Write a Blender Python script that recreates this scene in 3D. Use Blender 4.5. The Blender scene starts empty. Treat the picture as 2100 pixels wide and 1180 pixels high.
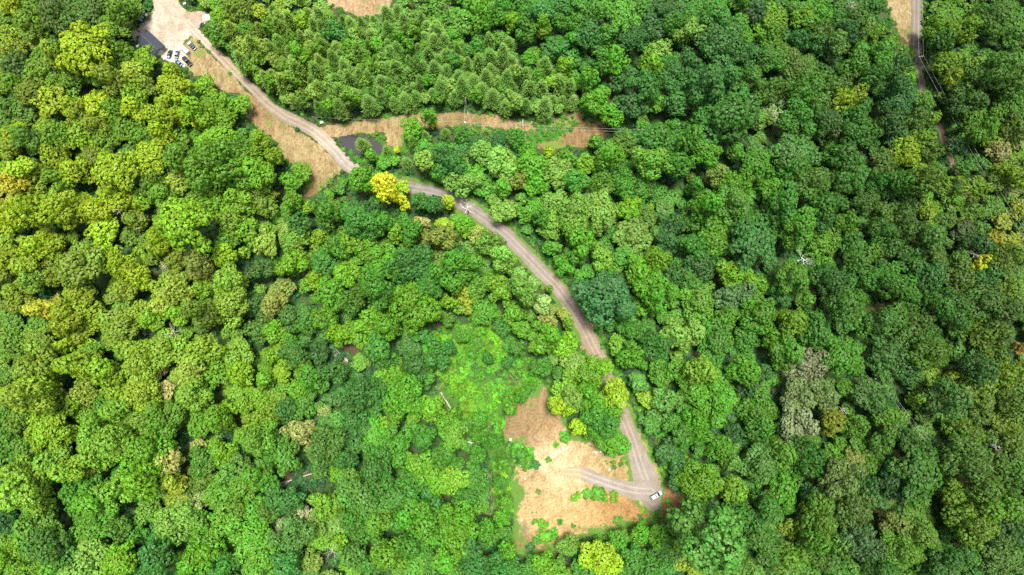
import bpy, bmesh, math, random
import numpy as np
from mathutils import Vector, Matrix

RNG = np.random.default_rng(7)
random.seed(7)
scene = bpy.context.scene
COL = scene.collection

# ------------------------------------------------------------------ camera
CAM_H, TILT, FPX = 285.0, math.radians(10.0), 1400.0
W, H = 2100.0, 1180.0
cam_d = bpy.data.cameras.new("camera")
cam_d.sensor_width = 36.0
cam_d.lens = 36.0 * FPX / W
cam_d.clip_start = 1.0
cam_d.clip_end = 6000.0
cam = bpy.data.objects.new("camera", cam_d)
COL.objects.link(cam)
cam.location = (0, 0, CAM_H)
cam.rotation_euler = (TILT, 0, 0)
scene.camera = cam

# ------------------------------------------------------------------ noise and terrain
_LAT = np.random.default_rng(11).random((256, 256))


def vnoise(x, y):
    x = np.asarray(x, float); y = np.asarray(y, float)
    xi = np.floor(x).astype(int); yi = np.floor(y).astype(int)
    fx = x - xi; fy = y - yi
    fx = fx * fx * (3 - 2 * fx); fy = fy * fy * (3 - 2 * fy)
    a = _LAT[xi % 256, yi % 256]; b = _LAT[(xi + 1) % 256, yi % 256]
    c = _LAT[xi % 256, (yi + 1) % 256]; d = _LAT[(xi + 1) % 256, (yi + 1) % 256]
    return (a * (1 - fx) + b * fx) * (1 - fy) + (c * (1 - fx) + d * fx) * fy


def fbm(x, y, s, oct=3):
    t = 0.0; a = 0.5
    for k in range(oct):
        t = t + a * (vnoise(x / s + 17 * k, y / s + 31 * k) - 0.5) * 2
        s *= 0.5; a *= 0.5
    return t


def ray(px, py):
    d = np.stack([(np.asarray(px, float) - W / 2) / FPX, -(np.asarray(py, float) - H / 2) / FPX,
                  -np.ones_like(np.asarray(px, float))], -1)
    c, s = math.cos(TILT), math.sin(TILT)
    return np.stack([d[..., 0], d[..., 1] * c - d[..., 2] * s, d[..., 1] * s + d[..., 2] * c], -1)


def plane_at(px, py, z=0.0):
    d = ray(px, py)
    t = (z - CAM_H) / d[..., 2]
    return d[..., 0] * t, d[..., 1] * t


def seg_dist(x, y, pts):
    """distance to a polyline, and the parameter (index + fraction) and signed side of the nearest point"""
    x = np.asarray(x, float); y = np.asarray(y, float)
    best = np.full(x.shape, 1e9); par = np.zeros(x.shape); side = np.zeros(x.shape)
    for i in range(len(pts) - 1):
        ax, ay = pts[i]; bx, by = pts[i + 1]
        dx, dy = bx - ax, by - ay
        L = dx * dx + dy * dy + 1e-9
        t = np.clip(((x - ax) * dx + (y - ay) * dy) / L, 0, 1)
        qx, qy = ax + t * dx, ay + t * dy
        d = np.hypot(x - qx, y - qy)
        m = d < best
        best = np.where(m, d, best); par = np.where(m, i + t, par)
        side = np.where(m, np.sign(dx * (y - ay) - dy * (x - ax)), side)
    return best, par, side


def poly_sdf(x, y, pts):
    """signed distance to a closed polygon, negative inside"""
    x = np.asarray(x, float); y = np.asarray(y, float)
    d, _, _ = seg_dist(x, y, list(pts) + [pts[0]])
    ins = np.zeros(x.shape, bool)
    n = len(pts)
    for i in range(n):
        ax, ay = pts[i]; bx, by = pts[(i + 1) % n]
        if ay == by:
            continue
        c = (ay > y) != (by > y)
        ins ^= c & (x < (bx - ax) * (y - ay) / (by - ay) + ax)
    return np.where(ins, -d, d)


_VALLEY = [plane_at(*p) for p in ((650, 400), (600, 560), (520, 760), (470, 900), (430, 1150))]
_VALLEY2 = [plane_at(*p) for p in ((1250, 330), (1400, 560), (1520, 760), (1560, 900), (1700, 1150))]
_POND_C = plane_at(738, 296)
_LOT_C = plane_at(365, 75)
_PAD_C = plane_at(1330, 1000)


def height0(x, y):
    h = 2.6 * np.sin(x / 63 + 0.5) * np.cos(y / 71) + 1.3 * np.sin(x / 29 + y / 41)
    d, _, _ = seg_dist(x, y, _VALLEY)
    h = h - 6.0 * np.exp(-(d / 17) ** 2)
    d, _, _ = seg_dist(x, y, _VALLEY2)
    h = h - 5.0 * np.exp(-(d / 19) ** 2)
    return h


_Z_LOT = float(height0(*map(np.array, _LOT_C)))
_Z_PAD = float(height0(*map(np.array, _PAD_C)))
_Z_POND = float(height0(*map(np.array, _POND_C)))


def height(x, y):
    x = np.asarray(x, float); y = np.asarray(y, float)
    h = height0(x, y)
    for (cx, cy), z0, r in ((_LOT_C, _Z_LOT, 26), (_PAD_C, _Z_PAD, 18), (_POND_C, _Z_POND, 12)):
        w = np.exp(-(np.hypot(x - cx, y - cy) / r) ** 4)
        h = h * (1 - w) + z0 * w
    return h


def ground_at(px, py, dz=0.0):
    """where the pixel's line of sight meets a surface dz above the ground"""
    px = np.asarray(px, float); py = np.asarray(py, float)
    z = np.zeros_like(px)
    for _ in range(8):
        x, y = plane_at(px, py, z)
        z = height(x, y) + dz
    return x, y


def to_px(x, y, z):
    c, s = math.cos(TILT), math.sin(TILT)
    vx, vy, vz = x, y, z - CAM_H
    cy_ = vy * c + vz * s
    cz_ = -vy * s + vz * c
    return W / 2 + FPX * vx / -cz_, H / 2 - FPX * cy_ / -cz_


def wpoly(pts, dz=0.0):
    a = np.array(pts, float)
    x, y = ground_at(a[:, 0], a[:, 1], dz)
    return list(zip(x.tolist(), y.tolist()))


# ------------------------------------------------------------------ object helpers
def tag(o, label, cat, group=None, kind=None):
    o["label"] = label
    if cat:
        o["category"] = cat
    if group:
        o["group"] = group
    if kind:
        o["kind"] = kind
    return o


def np_mesh(name, V, F, mat=None, attrs=None, smooth=False):
    """V (n,3), F (m,k) with k constant, attrs {name: (domain, type, array)}"""
    me = bpy.data.meshes.new(name)
    V = np.asarray(V, np.float32); F = np.asarray(F, np.int32)
    k = F.shape[1]
    me.vertices.add(len(V)); me.vertices.foreach_set("co", V.ravel())
    me.loops.add(F.size); me.loops.foreach_set("vertex_index", F.ravel())
    me.polygons.add(len(F))
    me.polygons.foreach_set("loop_start", np.arange(0, F.size, k, dtype=np.int32))
    me.polygons.foreach_set("loop_total", np.full(len(F), k, np.int32))
    me.update(calc_edges=True)
    for an, (dom, typ, arr) in (attrs or {}).items():
        at = me.attributes.new(an, typ, dom)
        key = {"FLOAT": "value", "INT": "value", "FLOAT_COLOR": "color", "FLOAT_VECTOR": "vector"}[typ]
        at.data.foreach_set(key, np.asarray(arr, np.int32 if typ == "INT" else np.float32).ravel())
    if smooth:
        me.polygons.foreach_set("use_smooth", np.ones(len(F), bool))
    if mat:
        me.materials.append(mat)
    return me


def link(name, me, parent=None, loc=(0, 0, 0), rot=0.0):
    o = bpy.data.objects.new(name, me)
    COL.objects.link(o)
    o.parent = parent
    o.location = loc
    o.rotation_euler = (0, 0, rot)
    return o


class Geo:
    """collects simple shapes and links them as one mesh"""
    def __init__(self):
        self.bm = bmesh.new()

    def box(self, c, s, rz=0.0, bevel=0.0, taper=(1, 1), tilt=None):
        r = bmesh.ops.create_cube(self.bm, size=1.0)["verts"]
        for v in r:
            top = v.co.z > 0
            v.co.x *= s[0] * (taper[0] if top else 1)
            v.co.y *= s[1] * (taper[1] if top else 1)
            v.co.z *= s[2]
        if bevel:
            es = list({e for v in r for e in v.link_edges})
            r = bmesh.ops.bevel(self.bm, geom=es, offset=bevel, segments=2, affect="EDGES", profile=0.6)["verts"]
        m = Matrix.Translation(c) @ Matrix.Rotation(rz, 4, "Z")
        if tilt:
            m = m @ tilt
        bmesh.ops.transform(self.bm, matrix=m, verts=r)
        return self

    def tube(self, pts, rad, n=7):
        pts = [Vector(p) for p in pts]
        rings = []
        for i, p in enumerate(pts):
            t = (pts[min(i + 1, len(pts) - 1)] - pts[max(i - 1, 0)]).normalized()
            a = t.orthogonal().normalized(); b = t.cross(a)
            r = rad[i] if hasattr(rad, "__len__") else rad
            rings.append([self.bm.verts.new(p + r * (math.cos(q) * a + math.sin(q) * b))
                          for q in (2 * math.pi * k / n for k in range(n))])
        # keep the rings from twisting: match each to the one before
        for i in range(1, len(rings)):
            k0 = min(range(n), key=lambda k: (rings[i][k].co - pts[i] - (rings[i - 1][0].co - pts[i - 1])).length)
            rings[i] = rings[i][k0:] + rings[i][:k0]
        for a, b in zip(rings, rings[1:]):
            for k in range(n):
                self.bm.faces.new((a[k], a[(k + 1) % n], b[(k + 1) % n], b[k]))
        self.bm.faces.new(rings[0][::-1]); self.bm.faces.new(rings[-1])
        return self

    def loft(self, secs, cap=True):
        """secs: lists of points, same count each"""
        rings = [[self.bm.verts.new(p) for p in s] for s in secs]
        n = len(rings[0])
        for a, b in zip(rings, rings[1:]):
            for k in range(n):
                self.bm.faces.new((a[k], a[(k + 1) % n], b[(k + 1) % n], b[k]))
        if cap:
            self.bm.faces.new(rings[0][::-1]); self.bm.faces.new(rings[-1])
        return self

    def cyl(self, c, r, depth, axis="Z", n=16, r2=None):
        m = Matrix.Translation(c)
        if axis == "Y":
            m = m @ Matrix.Rotation(math.pi / 2, 4, "X")
        if axis == "X":
            m = m @ Matrix.Rotation(math.pi / 2, 4, "Y")
        bmesh.ops.create_cone(self.bm, cap_ends=True, segments=n, radius1=r, radius2=r if r2 is None else r2, depth=depth, matrix=m)
        return self

    def build(self, name, mat, parent=None, loc=(0, 0, 0), rot=0.0, smooth=False):
        bmesh.ops.recalc_face_normals(self.bm, faces=self.bm.faces)
        me = bpy.data.meshes.new(name)
        self.bm.to_mesh(me); self.bm.free()
        if smooth:
            for p in me.polygons:
                p.use_smooth = True
        me.materials.append(mat)
        return link(name, me, parent, loc, rot)


def empty(name, loc, rot=0.0):
    o = bpy.data.objects.new(name, None)
    COL.objects.link(o)
    o.location = loc; o.rotation_euler = (0, 0, rot)
    o.empty_display_size = 0.5
    return o


# ------------------------------------------------------------------ materials
def new_mat(name):
    m = bpy.data.materials.new(name); m.use_nodes = True
    nt = m.node_tree; nt.nodes.clear()
    out = nt.nodes.new("ShaderNodeOutputMaterial")
    return m, nt, out


def N(nt, typ, **kw):
    n = nt.nodes.new(typ)
    for k, v in kw.items():
        if k in n.inputs.keys() if isinstance(k, str) else False:
            n.inputs[k].default_value = v
        else:
            setattr(n, k, v)
    return n


def mix(nt, fac, a, b, mode="MIX"):
    n = nt.nodes.new("ShaderNodeMix"); n.data_type = "RGBA"; n.blend_type = mode
    for sock, v in ((n.inputs[0], fac), (n.inputs[6], a), (n.inputs[7], b)):
        if hasattr(v, "links") or isinstance(v, bpy.types.NodeSocket):
            nt.links.new(v, sock)
        else:
            sock.default_value = v if not isinstance(v, tuple) else (v + (1,) if len(v) == 3 else v)
    return n.outputs[2]


def math_(nt, op, a, b=0.0, clamp=False):
    n = nt.nodes.new("ShaderNodeMath"); n.operation = op; n.use_clamp = clamp
    for i, v in enumerate((a, b)):
        if isinstance(v, bpy.types.NodeSocket):
            nt.links.new(v, n.inputs[i])
        else:
            n.inputs[i].default_value = v
    return n.outputs[0]


def noise(nt, scale, detail=4, rough=0.6, dist=0.0, vec=None):
    n = nt.nodes.new("ShaderNodeTexNoise")
    n.inputs["Scale"].default_value = scale; n.inputs["Detail"].default_value = detail
    n.inputs["Roughness"].default_value = rough; n.inputs["Distortion"].default_value = dist
    if vec is None:
        g = nt.nodes.new("ShaderNodeNewGeometry"); vec = g.outputs["Position"]
    nt.links.new(vec, n.inputs["Vector"])
    return n.outputs["Fac"]


def ramp(nt, fac, stops):
    n = nt.nodes.new("ShaderNodeValToRGB")
    el = n.color_ramp.elements
    while len(el) < len(stops):
        el.new(0.5)
    for e, (p, c) in zip(el, stops):
        e.position = p; e.color = tuple(c) + (1,) if len(c) == 3 else c
    nt.links.new(fac, n.inputs[0])
    return n.outputs[0]


def attr(nt, name, out="Fac", typ="GEOMETRY"):
    n = nt.nodes.new("ShaderNodeAttribute"); n.attribute_name = name; n.attribute_type = typ
    return n.outputs[out]


def surf(nt, out, color, rough=0.9, spec=0.2, metal=0.0, bump=None, bump_d=0.05):
    p = nt.nodes.new("ShaderNodeBsdfPrincipled")
    if isinstance(color, bpy.types.NodeSocket):
        nt.links.new(color, p.inputs["Base Color"])
    else:
        p.inputs["Base Color"].default_value = tuple(color) + (1,)
    if isinstance(rough, bpy.types.NodeSocket):
        nt.links.new(rough, p.inputs["Roughness"])
    else:
        p.inputs["Roughness"].default_value = rough
    p.inputs["Specular IOR Level"].default_value = spec
    p.inputs["Metallic"].default_value = metal
    if bump is not None:
        b = nt.nodes.new("ShaderNodeBump"); b.inputs["Distance"].default_value = bump_d
        b.inputs["Strength"].default_value = 0.8
        nt.links.new(bump, b.inputs["Height"]); nt.links.new(b.outputs[0], p.inputs["Normal"])
    nt.links.new(p.outputs[0], out.inputs[0])
    return p


def leaf_material(name, src, trans=0.22):
    """foliage: base colour from the tree's own tint, each leaf clump a little different"""
    m, nt, out = new_mat(name)
    if src == "object":
        oi = nt.nodes.new("ShaderNodeObjectInfo"); tint = oi.outputs["Color"]
    else:
        tint = attr(nt, "tint", "Color", "INSTANCER")
    var = attr(nt, "leafvar")                      # 0..1 per leaf
    clump = attr(nt, "clumpvar")                   # 0..1 per clump
    hs = nt.nodes.new("ShaderNodeHueSaturation")
    nt.links.new(tint, hs.inputs["Color"])
    nt.links.new(math_(nt, "ADD", math_(nt, "MULTIPLY", clump, 0.035), 0.492), hs.inputs["Hue"])
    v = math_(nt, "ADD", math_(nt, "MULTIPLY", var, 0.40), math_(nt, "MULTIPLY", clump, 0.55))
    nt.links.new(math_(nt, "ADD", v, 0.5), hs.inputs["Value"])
    hs.inputs["Saturation"].default_value = 1.0
    col = hs.outputs[0]
    d = nt.nodes.new("ShaderNodeBsdfPrincipled")
    d.inputs["Roughness"].default_value = 0.55
    d.inputs["Specular IOR Level"].default_value = 0.35
    nt.links.new(col, d.inputs["Base Color"])
    t = nt.nodes.new("ShaderNodeBsdfTranslucent")
    tc = mix(nt, 0.4, col, (1.0, 1.0, 0.25), "MULTIPLY")
    nt.links.new(tc, t.inputs["Color"])
    ms = nt.nodes.new("ShaderNodeMixShader"); ms.inputs[0].default_value = trans
    nt.links.new(d.outputs[0], ms.inputs[1]); nt.links.new(t.outputs[0], ms.inputs[2])
    nt.links.new(ms.outputs[0], out.inputs[0])
    return m


M = {}
M["leaf"] = leaf_material("foliage", "object")
M["leaf_mass"] = leaf_material("foliage_of_the_mass", "instancer")


def plain(name, color, rough=0.6, spec=0.3, metal=0.0, var=0.12, scale=2.0):
    m, nt, out = new_mat(name)
    n = noise(nt, scale)
    dark = tuple(c * (1 - var) for c in color); light = tuple(min(1, c * (1 + var)) for c in color)
    surf(nt, out, mix(nt, n, dark, light), rough, spec, metal)
    M[name] = m
    return m


def bark(name, c1, c2):
    m, nt, out = new_mat(name)
    n = noise(nt, 3.0, 6, 0.7)
    surf(nt, out, ramp(nt, n, [(0.3, c1), (0.7, c2)]), 0.9, 0.1, bump=n, bump_d=0.03)
    M[name] = m


bark("bark", (0.09, 0.065, 0.045), (0.20, 0.16, 0.12))
bark("dead_wood", (0.27, 0.24, 0.21), (0.48, 0.44, 0.40))
bark("bleached_wood", (0.50, 0.47, 0.43), (0.72, 0.69, 0.65))
bark("brown_wood", (0.12, 0.085, 0.06), (0.30, 0.22, 0.17))
bark("rock", (0.40, 0.34, 0.27), (0.62, 0.55, 0.45))

# forest floor
m, nt, out = new_mat("forest_floor")
n1 = noise(nt, 0.06, 5); n2 = noise(nt, 0.9, 6, 0.7)
litter = ramp(nt, n2, [(0.3, (0.030, 0.020, 0.013)), (0.55, (0.075, 0.050, 0.032)), (0.8, (0.14, 0.095, 0.06))])
moss = ramp(nt, n2, [(0.3, (0.018, 0.040, 0.012)), (0.75, (0.06, 0.11, 0.03))])
surf(nt, out, mix(nt, ramp(nt, n1, [(0.36, (0, 0, 0)), (0.50, (1, 1, 1))]), litter, moss), 0.95, 0.1, bump=n2, bump_d=0.2)
M["forest_floor"] = m


def ground_material(name, green=(0.07, 0.14, 0.025), streak=0.0, gscale=0.22, gmin=0.62, fine=1.0, edge_w=5.0, near_w=0.24):
    """bare ground: base from the sheet's own zone colour, streaks, grit, weeds creeping in from the edge"""
    m, nt, out = new_mat(name)
    zc = attr(nt, "zone", "Color")
    n_f = noise(nt, 1.4, 7, 0.72)
    n_m = noise(nt, 0.28, 5, 0.6, 0.8)
    c = mix(nt, 1.0, zc, ramp(nt, n_f, [(0.30, (0.55, 0.53, 0.52)), (0.5, (1, 1, 1)), (0.70, (1.35, 1.35, 1.38))]), "MULTIPLY")
    c = mix(nt, 1.0, c, ramp(nt, n_m, [(0.33, (0.78, 0.72, 0.66)), (0.6, (1.08, 1.1, 1.1))]), "MULTIPLY")
    if streak:
        g = nt.nodes.new("ShaderNodeNewGeometry"); mp = nt.nodes.new("ShaderNodeMapping")
        nt.links.new(g.outputs["Position"], mp.inputs["Vector"])
        mp.inputs["Rotation"].default_value = (0, 0, 0.6); mp.inputs["Scale"].default_value = (1.0, 0.22, 1.0)
        w1 = noise(nt, 0.75, 6, 0.65, 1.2, vec=mp.outputs[0])
        c = mix(nt, streak, c, mix(nt, 1.0, c, ramp(nt, w1, [(0.34, (0.66, 0.60, 0.52)), (0.52, (1.05, 1.04, 1.02)), (0.72, (1.25, 1.24, 1.2))]), "MULTIPLY"))
    if streak:
        w2 = nt.nodes.new("ShaderNodeTexWave"); w2.wave_type = "RINGS"; w2.rings_direction = "Z"
        w2.inputs["Scale"].default_value = .22; w2.inputs["Distortion"].default_value = 14.0
        w2.inputs["Detail"].default_value = 5.0; w2.inputs["Detail Scale"].default_value = .35; w2.inputs["Detail Roughness"].default_value = .62
        g2 = nt.nodes.new("ShaderNodeNewGeometry"); nt.links.new(g2.outputs["Position"], w2.inputs["Vector"])
        c = mix(nt, .22, c, mix(nt, 1.0, c, ramp(nt, w2.outputs["Fac"], [(.0, (.60, .55, .48)), (.35, (1, 1, 1)), (1, (1.12, 1.12, 1.12))]), "MULTIPLY"))
    # weeds: where a patchy noise is high, and near the ragged edge
    e = attr(nt, "edge")
    gn = noise(nt, gscale, 7, 0.72)
    near = math_(nt, "SUBTRACT", 1.0, math_(nt, "DIVIDE", e, edge_w), True)
    gsum = math_(nt, "ADD", gn, math_(nt, "MULTIPLY", near, near_w))
    gsum = math_(nt, "ADD", gsum, math_(nt, "MULTIPLY", attr(nt, "weedy"), 0.3))
    gm = ramp(nt, gsum, [(gmin, (0, 0, 0)), (min(1, gmin + 0.06), (1, 1, 1))])
    gcol = mix(nt, n_f, tuple(v * 0.6 for v in green), tuple(v * 1.5 for v in green))
    c = mix(nt, gm, c, gcol)
    surf(nt, out, c, 0.95, 0.1, bump=n_f, bump_d=0.12 * fine)
    M[name] = m


ground_material("bare_soil", streak=0.40)
ground_material("dry_grass", green=(0.10, 0.15, 0.03), streak=0.9, gscale=0.18, gmin=0.62, near_w=0.07)
ground_material("lush_ground", green=(0.045, 0.115, 0.018), gscale=0.3, gmin=0.45)
ground_material("pale_gravel", green=(0.09, 0.13, 0.04), gscale=0.5, gmin=0.70, fine=0.5, edge_w=0.8)

# gravel road: two pale wheel tracks, darker crown, grit
m, nt, out = new_mat("road_gravel")
lat = attr(nt, "lat"); e = attr(nt, "edge"); zc = attr(nt, "zone", "Color")
n_f = noise(nt, 2.2, 7, 0.75); n_m = noise(nt, 0.25, 4)
la = math_(nt, "ABSOLUTE", lat)
trk = ramp(nt, math_(nt, "ADD", math_(nt, "ABSOLUTE", math_(nt, "SUBTRACT", la, 0.95)), math_(nt, "MULTIPLY", n_m, 0.6)), [(0.12, (1.10, 1.10, 1.11)), (0.9, (0.80, 0.77, 0.73))])
c = mix(nt, 1.0, zc, trk, "MULTIPLY")
c = mix(nt, 1.0, c, ramp(nt, n_f, [(0.3, (0.68, 0.66, 0.64)), (0.7, (1.28, 1.28, 1.3))]), "MULTIPLY")
c = mix(nt, 1.0, c, ramp(nt, n_m, [(0.35, (0.86, 0.82, 0.78)), (0.65, (1.08, 1.08, 1.08))]), "MULTIPLY")
gm = ramp(nt, math_(nt, "ADD", n_f, math_(nt, "MULTIPLY", math_(nt, "SUBTRACT", 1.0, math_(nt, "DIVIDE", e, 0.7), True), 0.2)), [(0.74, (0, 0, 0)), (0.80, (1, 1, 1))])
c = mix(nt, gm, c, (0.08, 0.12, 0.035))
surf(nt, out, c, 0.95, 0.15, bump=n_f, bump_d=0.05)
M["road_gravel"] = m

# pond water: murky grey-brown, smooth
m, nt, out = new_mat("pond_water")
n = noise(nt, 0.6, 3)
surf(nt, out, mix(nt, n, (0.026, 0.025, 0.027), (0.034, 0.033, 0.034)), 0.06, 0.5, bump=noise(nt, 3.0, 2), bump_d=0.002)
M["pond_water"] = m

# ------------------------------------------------------------------ setting: terrain sheet
def grid_mesh(xs, ys):
    X, Y = np.meshgrid(xs, ys)
    nx, ny = len(xs), len(ys)
    idx = np.arange(nx * ny).reshape(ny, nx)
    F = np.stack([idx[:-1, :-1], idx[:-1, 1:], idx[1:, 1:], idx[1:, :-1]], -1).reshape(-1, 4)
    return X.ravel(), Y.ravel(), F


POND_PX = [(697, 286), (704, 281), (720, 279), (745, 281), (762, 284), (774, 293), (784, 304), (776, 312), (755, 316), (730, 314), (712, 305), (702, 296)]
POND_W = None
outer = np.array([-2400, -1500, -900, -600, -420, -330])
xs = np.concatenate([outer, np.arange(-280, 281, 1.6), -outer[::-1]])
ys = np.concatenate([np.array([-2400, -1500, -900, -500, -260, -160]), np.arange(-120, 251, 1.6), np.array([300, 380, 520, 900, 1500, 2400])])
X, Y, F = grid_mesh(xs, ys)
POND_W = wpoly(POND_PX)
sd = poly_sdf(X, Y, POND_W)


def terrain_z(x, y):
    z = height(x, y)
    s = poly_sdf(x, y, POND_W)
    return z - 1.3 * np.clip((2.6 - s) / 3.0, 0, 1)


Z = terrain_z(X, Y)
far = np.clip((np.hypot(X, Y - 60) - 300) / 300, 0, 1)
Z = Z * (1 - far)
t = link("ground", np_mesh("ground", np.stack([X, Y, Z], -1), F, M["forest_floor"], smooth=True))
tag(t, "brown leaf-littered forest floor showing between the tree crowns", "ground", kind="structure")

# ------------------------------------------------------------------ sheets of open ground
_sheet_n = [0]
SOILK = {"dry_grass": (.60, .64, .64), "bare_soil": (.56, .575, .53), "road_gravel": (.60, .61, .605), "pale_gravel": (.64, .65, .65)}


def ragged(x, y, amp=0.9):
    return amp * (2.0 * fbm(x, y, 7.5, 3) + 1.0 * fbm(x + 90, y - 40, 2.0, 2))


def sheet(name, sdf_fn, bbox, mat, label, zones, cat, step=0.5, amp=0.9, weedy=None, kind="structure"):
    """a sheet of ground a few centimetres above the one below, with a ragged edge; zones give the soil's own colours"""
    _sheet_n[0] += 1
    dz = 0.03 + 0.012 * _sheet_n[0]
    xs = np.arange(bbox[0], bbox[2], step); ys = np.arange(bbox[1], bbox[3], step)
    X, Y, F = grid_mesh(xs, ys)
    r = sdf_fn(X, Y)
    lat = None
    if isinstance(r, tuple):
        r, lat = r
    s = r + ragged(X, Y, amp)
    keep = (s[F] < 0.0).any(1)
    F = F[keep]
    used, inv = np.unique(F, return_inverse=True)
    F = inv.reshape(F.shape); X, Y, s = X[used], Y[used], s[used]
    Z = terrain_z(X, Y) + dz
    px, py = to_px(X, Y, Z)
    acc = np.zeros((len(X), 3)); wsum = np.full(len(X), 1e-6); wd = np.zeros(len(X))
    jx = px + 22 * fbm(X, Y, 9, 3); jy = py + 22 * fbm(X + 300, Y, 9, 3)
    for zx, zy, zr, colr in zones:
        w = np.exp(-((jx - zx) ** 2 + (jy - zy) ** 2) / zr ** 2) + 1e-9 * (1.0 / (1 + (jx - zx) ** 2 + (jy - zy) ** 2)) * 1e4
        acc += w[:, None] * np.array(colr) * SOILK.get(mat, (.74, .74, .74)); wsum += w
    zc = acc / wsum[:, None]
    for wx, wy, wr, wv in (weedy or []):
        wd += wv * np.exp(-((jx - wx) ** 2 + (jy - wy) ** 2) / wr ** 2)
    at = {"zone": ("POINT", "FLOAT_COLOR", np.concatenate([zc, np.ones((len(zc), 1))], 1)),
          "edge": ("POINT", "FLOAT", -s), "weedy": ("POINT", "FLOAT", wd)}
    if lat is not None:
        at["lat"] = ("POINT", "FLOAT", lat[used])
    o = link(name, np_mesh(name, np.stack([X, Y, Z], -1), F, M[mat], at, smooth=True))
    tag(o, label, cat, kind=kind)
    return o


def poly_sheet(name, px, mat, label, zones, cat, **kw):
    w = wpoly(px); a = np.array(w)
    bb = (a[:, 0].min() - 4, a[:, 1].min() - 4, a[:, 0].max() + 4, a[:, 1].max() + 4)
    OPEN.append(w)
    return sheet(name, lambda x, y: poly_sdf(x, y, w), bb, mat, label, zones, cat, **kw)


def road_sheet(name, px, mat, label, zones, cat, extra=0.0, **kw):
    w = wpoly([p[:2] for p in px]); hw = np.array([p[2] for p in px]) / 5.0 / 2 + extra
    a = np.array(w)
    bb = (a[:, 0].min() - 9, a[:, 1].min() - 9, a[:, 0].max() + 9, a[:, 1].max() + 9)

    def f(x, y):
        d, par, side = seg_dist(x, y, w)
        return d - np.interp(par, np.arange(len(hw)), hw), d * side
    ROADS.append((w, hw))
    return sheet(name, f, bb, mat, label, zones, cat, **kw)


OPEN, ROADS = [], []
SAND = (0.70, 0.57, 0.37); TAN = (0.37, 0.26, 0.145); ORANGE = (0.46, 0.285, 0.13); GREEN = (0.13, 0.15, 0.045)
RED = (0.27, 0.15, 0.085); GREY = (0.36, 0.325, 0.285); PALE = (0.58, 0.51, 0.42); HAY = (0.35, 0.26, 0.135)

CLEARING_PX = [(1040, 1118), (1055, 1070), (1047, 1020), (1048, 975), (1062, 952), (1090, 945), (1085, 925), (1055, 912), (1034, 898), (1028, 868),
               (1050, 838), (1085, 808), (1107, 788), (1128, 797), (1148, 828), (1160, 850), (1172, 885), (1195, 895), (1240, 905), (1285, 912), (1290, 930),
               (1262, 830), (1270, 812), (1290, 845), (1312, 890), (1335, 940), (1362, 985), (1392, 1008), (1412, 1040), (1400, 1062), (1370, 1078), (1310, 1085),
               (1262, 1092), (1200, 1100), (1165, 1120), (1130, 1130), (1085, 1145), (1062, 1140)]
BRUSH_PX = [(868, 716), (890, 688), (925, 668), (975, 664), (1040, 690), (1088, 735), (1112, 775), (1095, 800), (1062, 825), (1030, 842), (1000, 872), (962, 872), (945, 830), (925, 795), (897, 762)]
FIELD_PX = [(383, 112), (380, 92), (396, 78), (412, 96), (440, 122), (480, 160), (520, 200), (560, 238), (600, 262), (645, 288), (680, 318), (705, 348), (668, 372), (640, 404), (618, 408), (626, 375),
            (612, 345), (585, 325), (562, 285), (530, 262), (498, 232), (512, 205), (470, 190), (430, 165), (392, 152), (382, 138)]
STRIP_PX = [(634, 262), (700, 254), (780, 244), (860, 233), (940, 230), (1000, 238), (1062, 250), (1100, 252), (1150, 246), (1182, 230), (1196, 236), (1186, 258), (1150, 262), (1100, 268),
            (1062, 268), (980, 263), (920, 259), (866, 263), (832, 272), (828, 290), (812, 302), (796, 290), (786, 274), (720, 276), (690, 282), (664, 286)]
PATCH_PX = [(1180, 238), (1190, 243), (1196, 252), (1225, 247), (1242, 260), (1244, 276), (1214, 284), (1198, 308), (1165, 302), (1130, 305), (1098, 308), (1106, 294), (1148, 285), (1176, 266)]
GREENBANK_PX = [(690, 285), (700, 274), (770, 278), (800, 276), (830, 292), (830, 312), (800, 318), (740, 322), (700, 306)]
GREENFLAT_PX = [(1058, 250), (1150, 244), (1190, 238), (1190, 262), (1150, 288), (1100, 300), (1062, 290), (1040, 268)]
LOT_PX = [(312, -20), (352, -20), (372, 10), (385, 22), (425, 28), (430, 42), (412, 52), (402, 60), (408, 78), (392, 72), (380, 84), (372, 100), (386, 118), (384, 134), (366, 134),
          (345, 128), (328, 112), (318, 96), (300, 64), (286, 76), (268, 90), (268, 72), (288, 52), (308, 38), (318, 18)]
VERGE_PX = [(1812, -30), (1872, -30), (1874, 40), (1872, 92), (1862, 98), (1846, 76), (1832, 40)]
TOPBARE_PX = [(655, -30), (806, -30), (797, 10), (786, 24), (762, 32), (735, 33), (705, 22), (682, 10)]
GRASSEDGE_PX = [(1310, 1045), (1350, 1042), (1400, 1060), (1395, 1085), (1330, 1100), (1270, 1100)]

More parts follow.
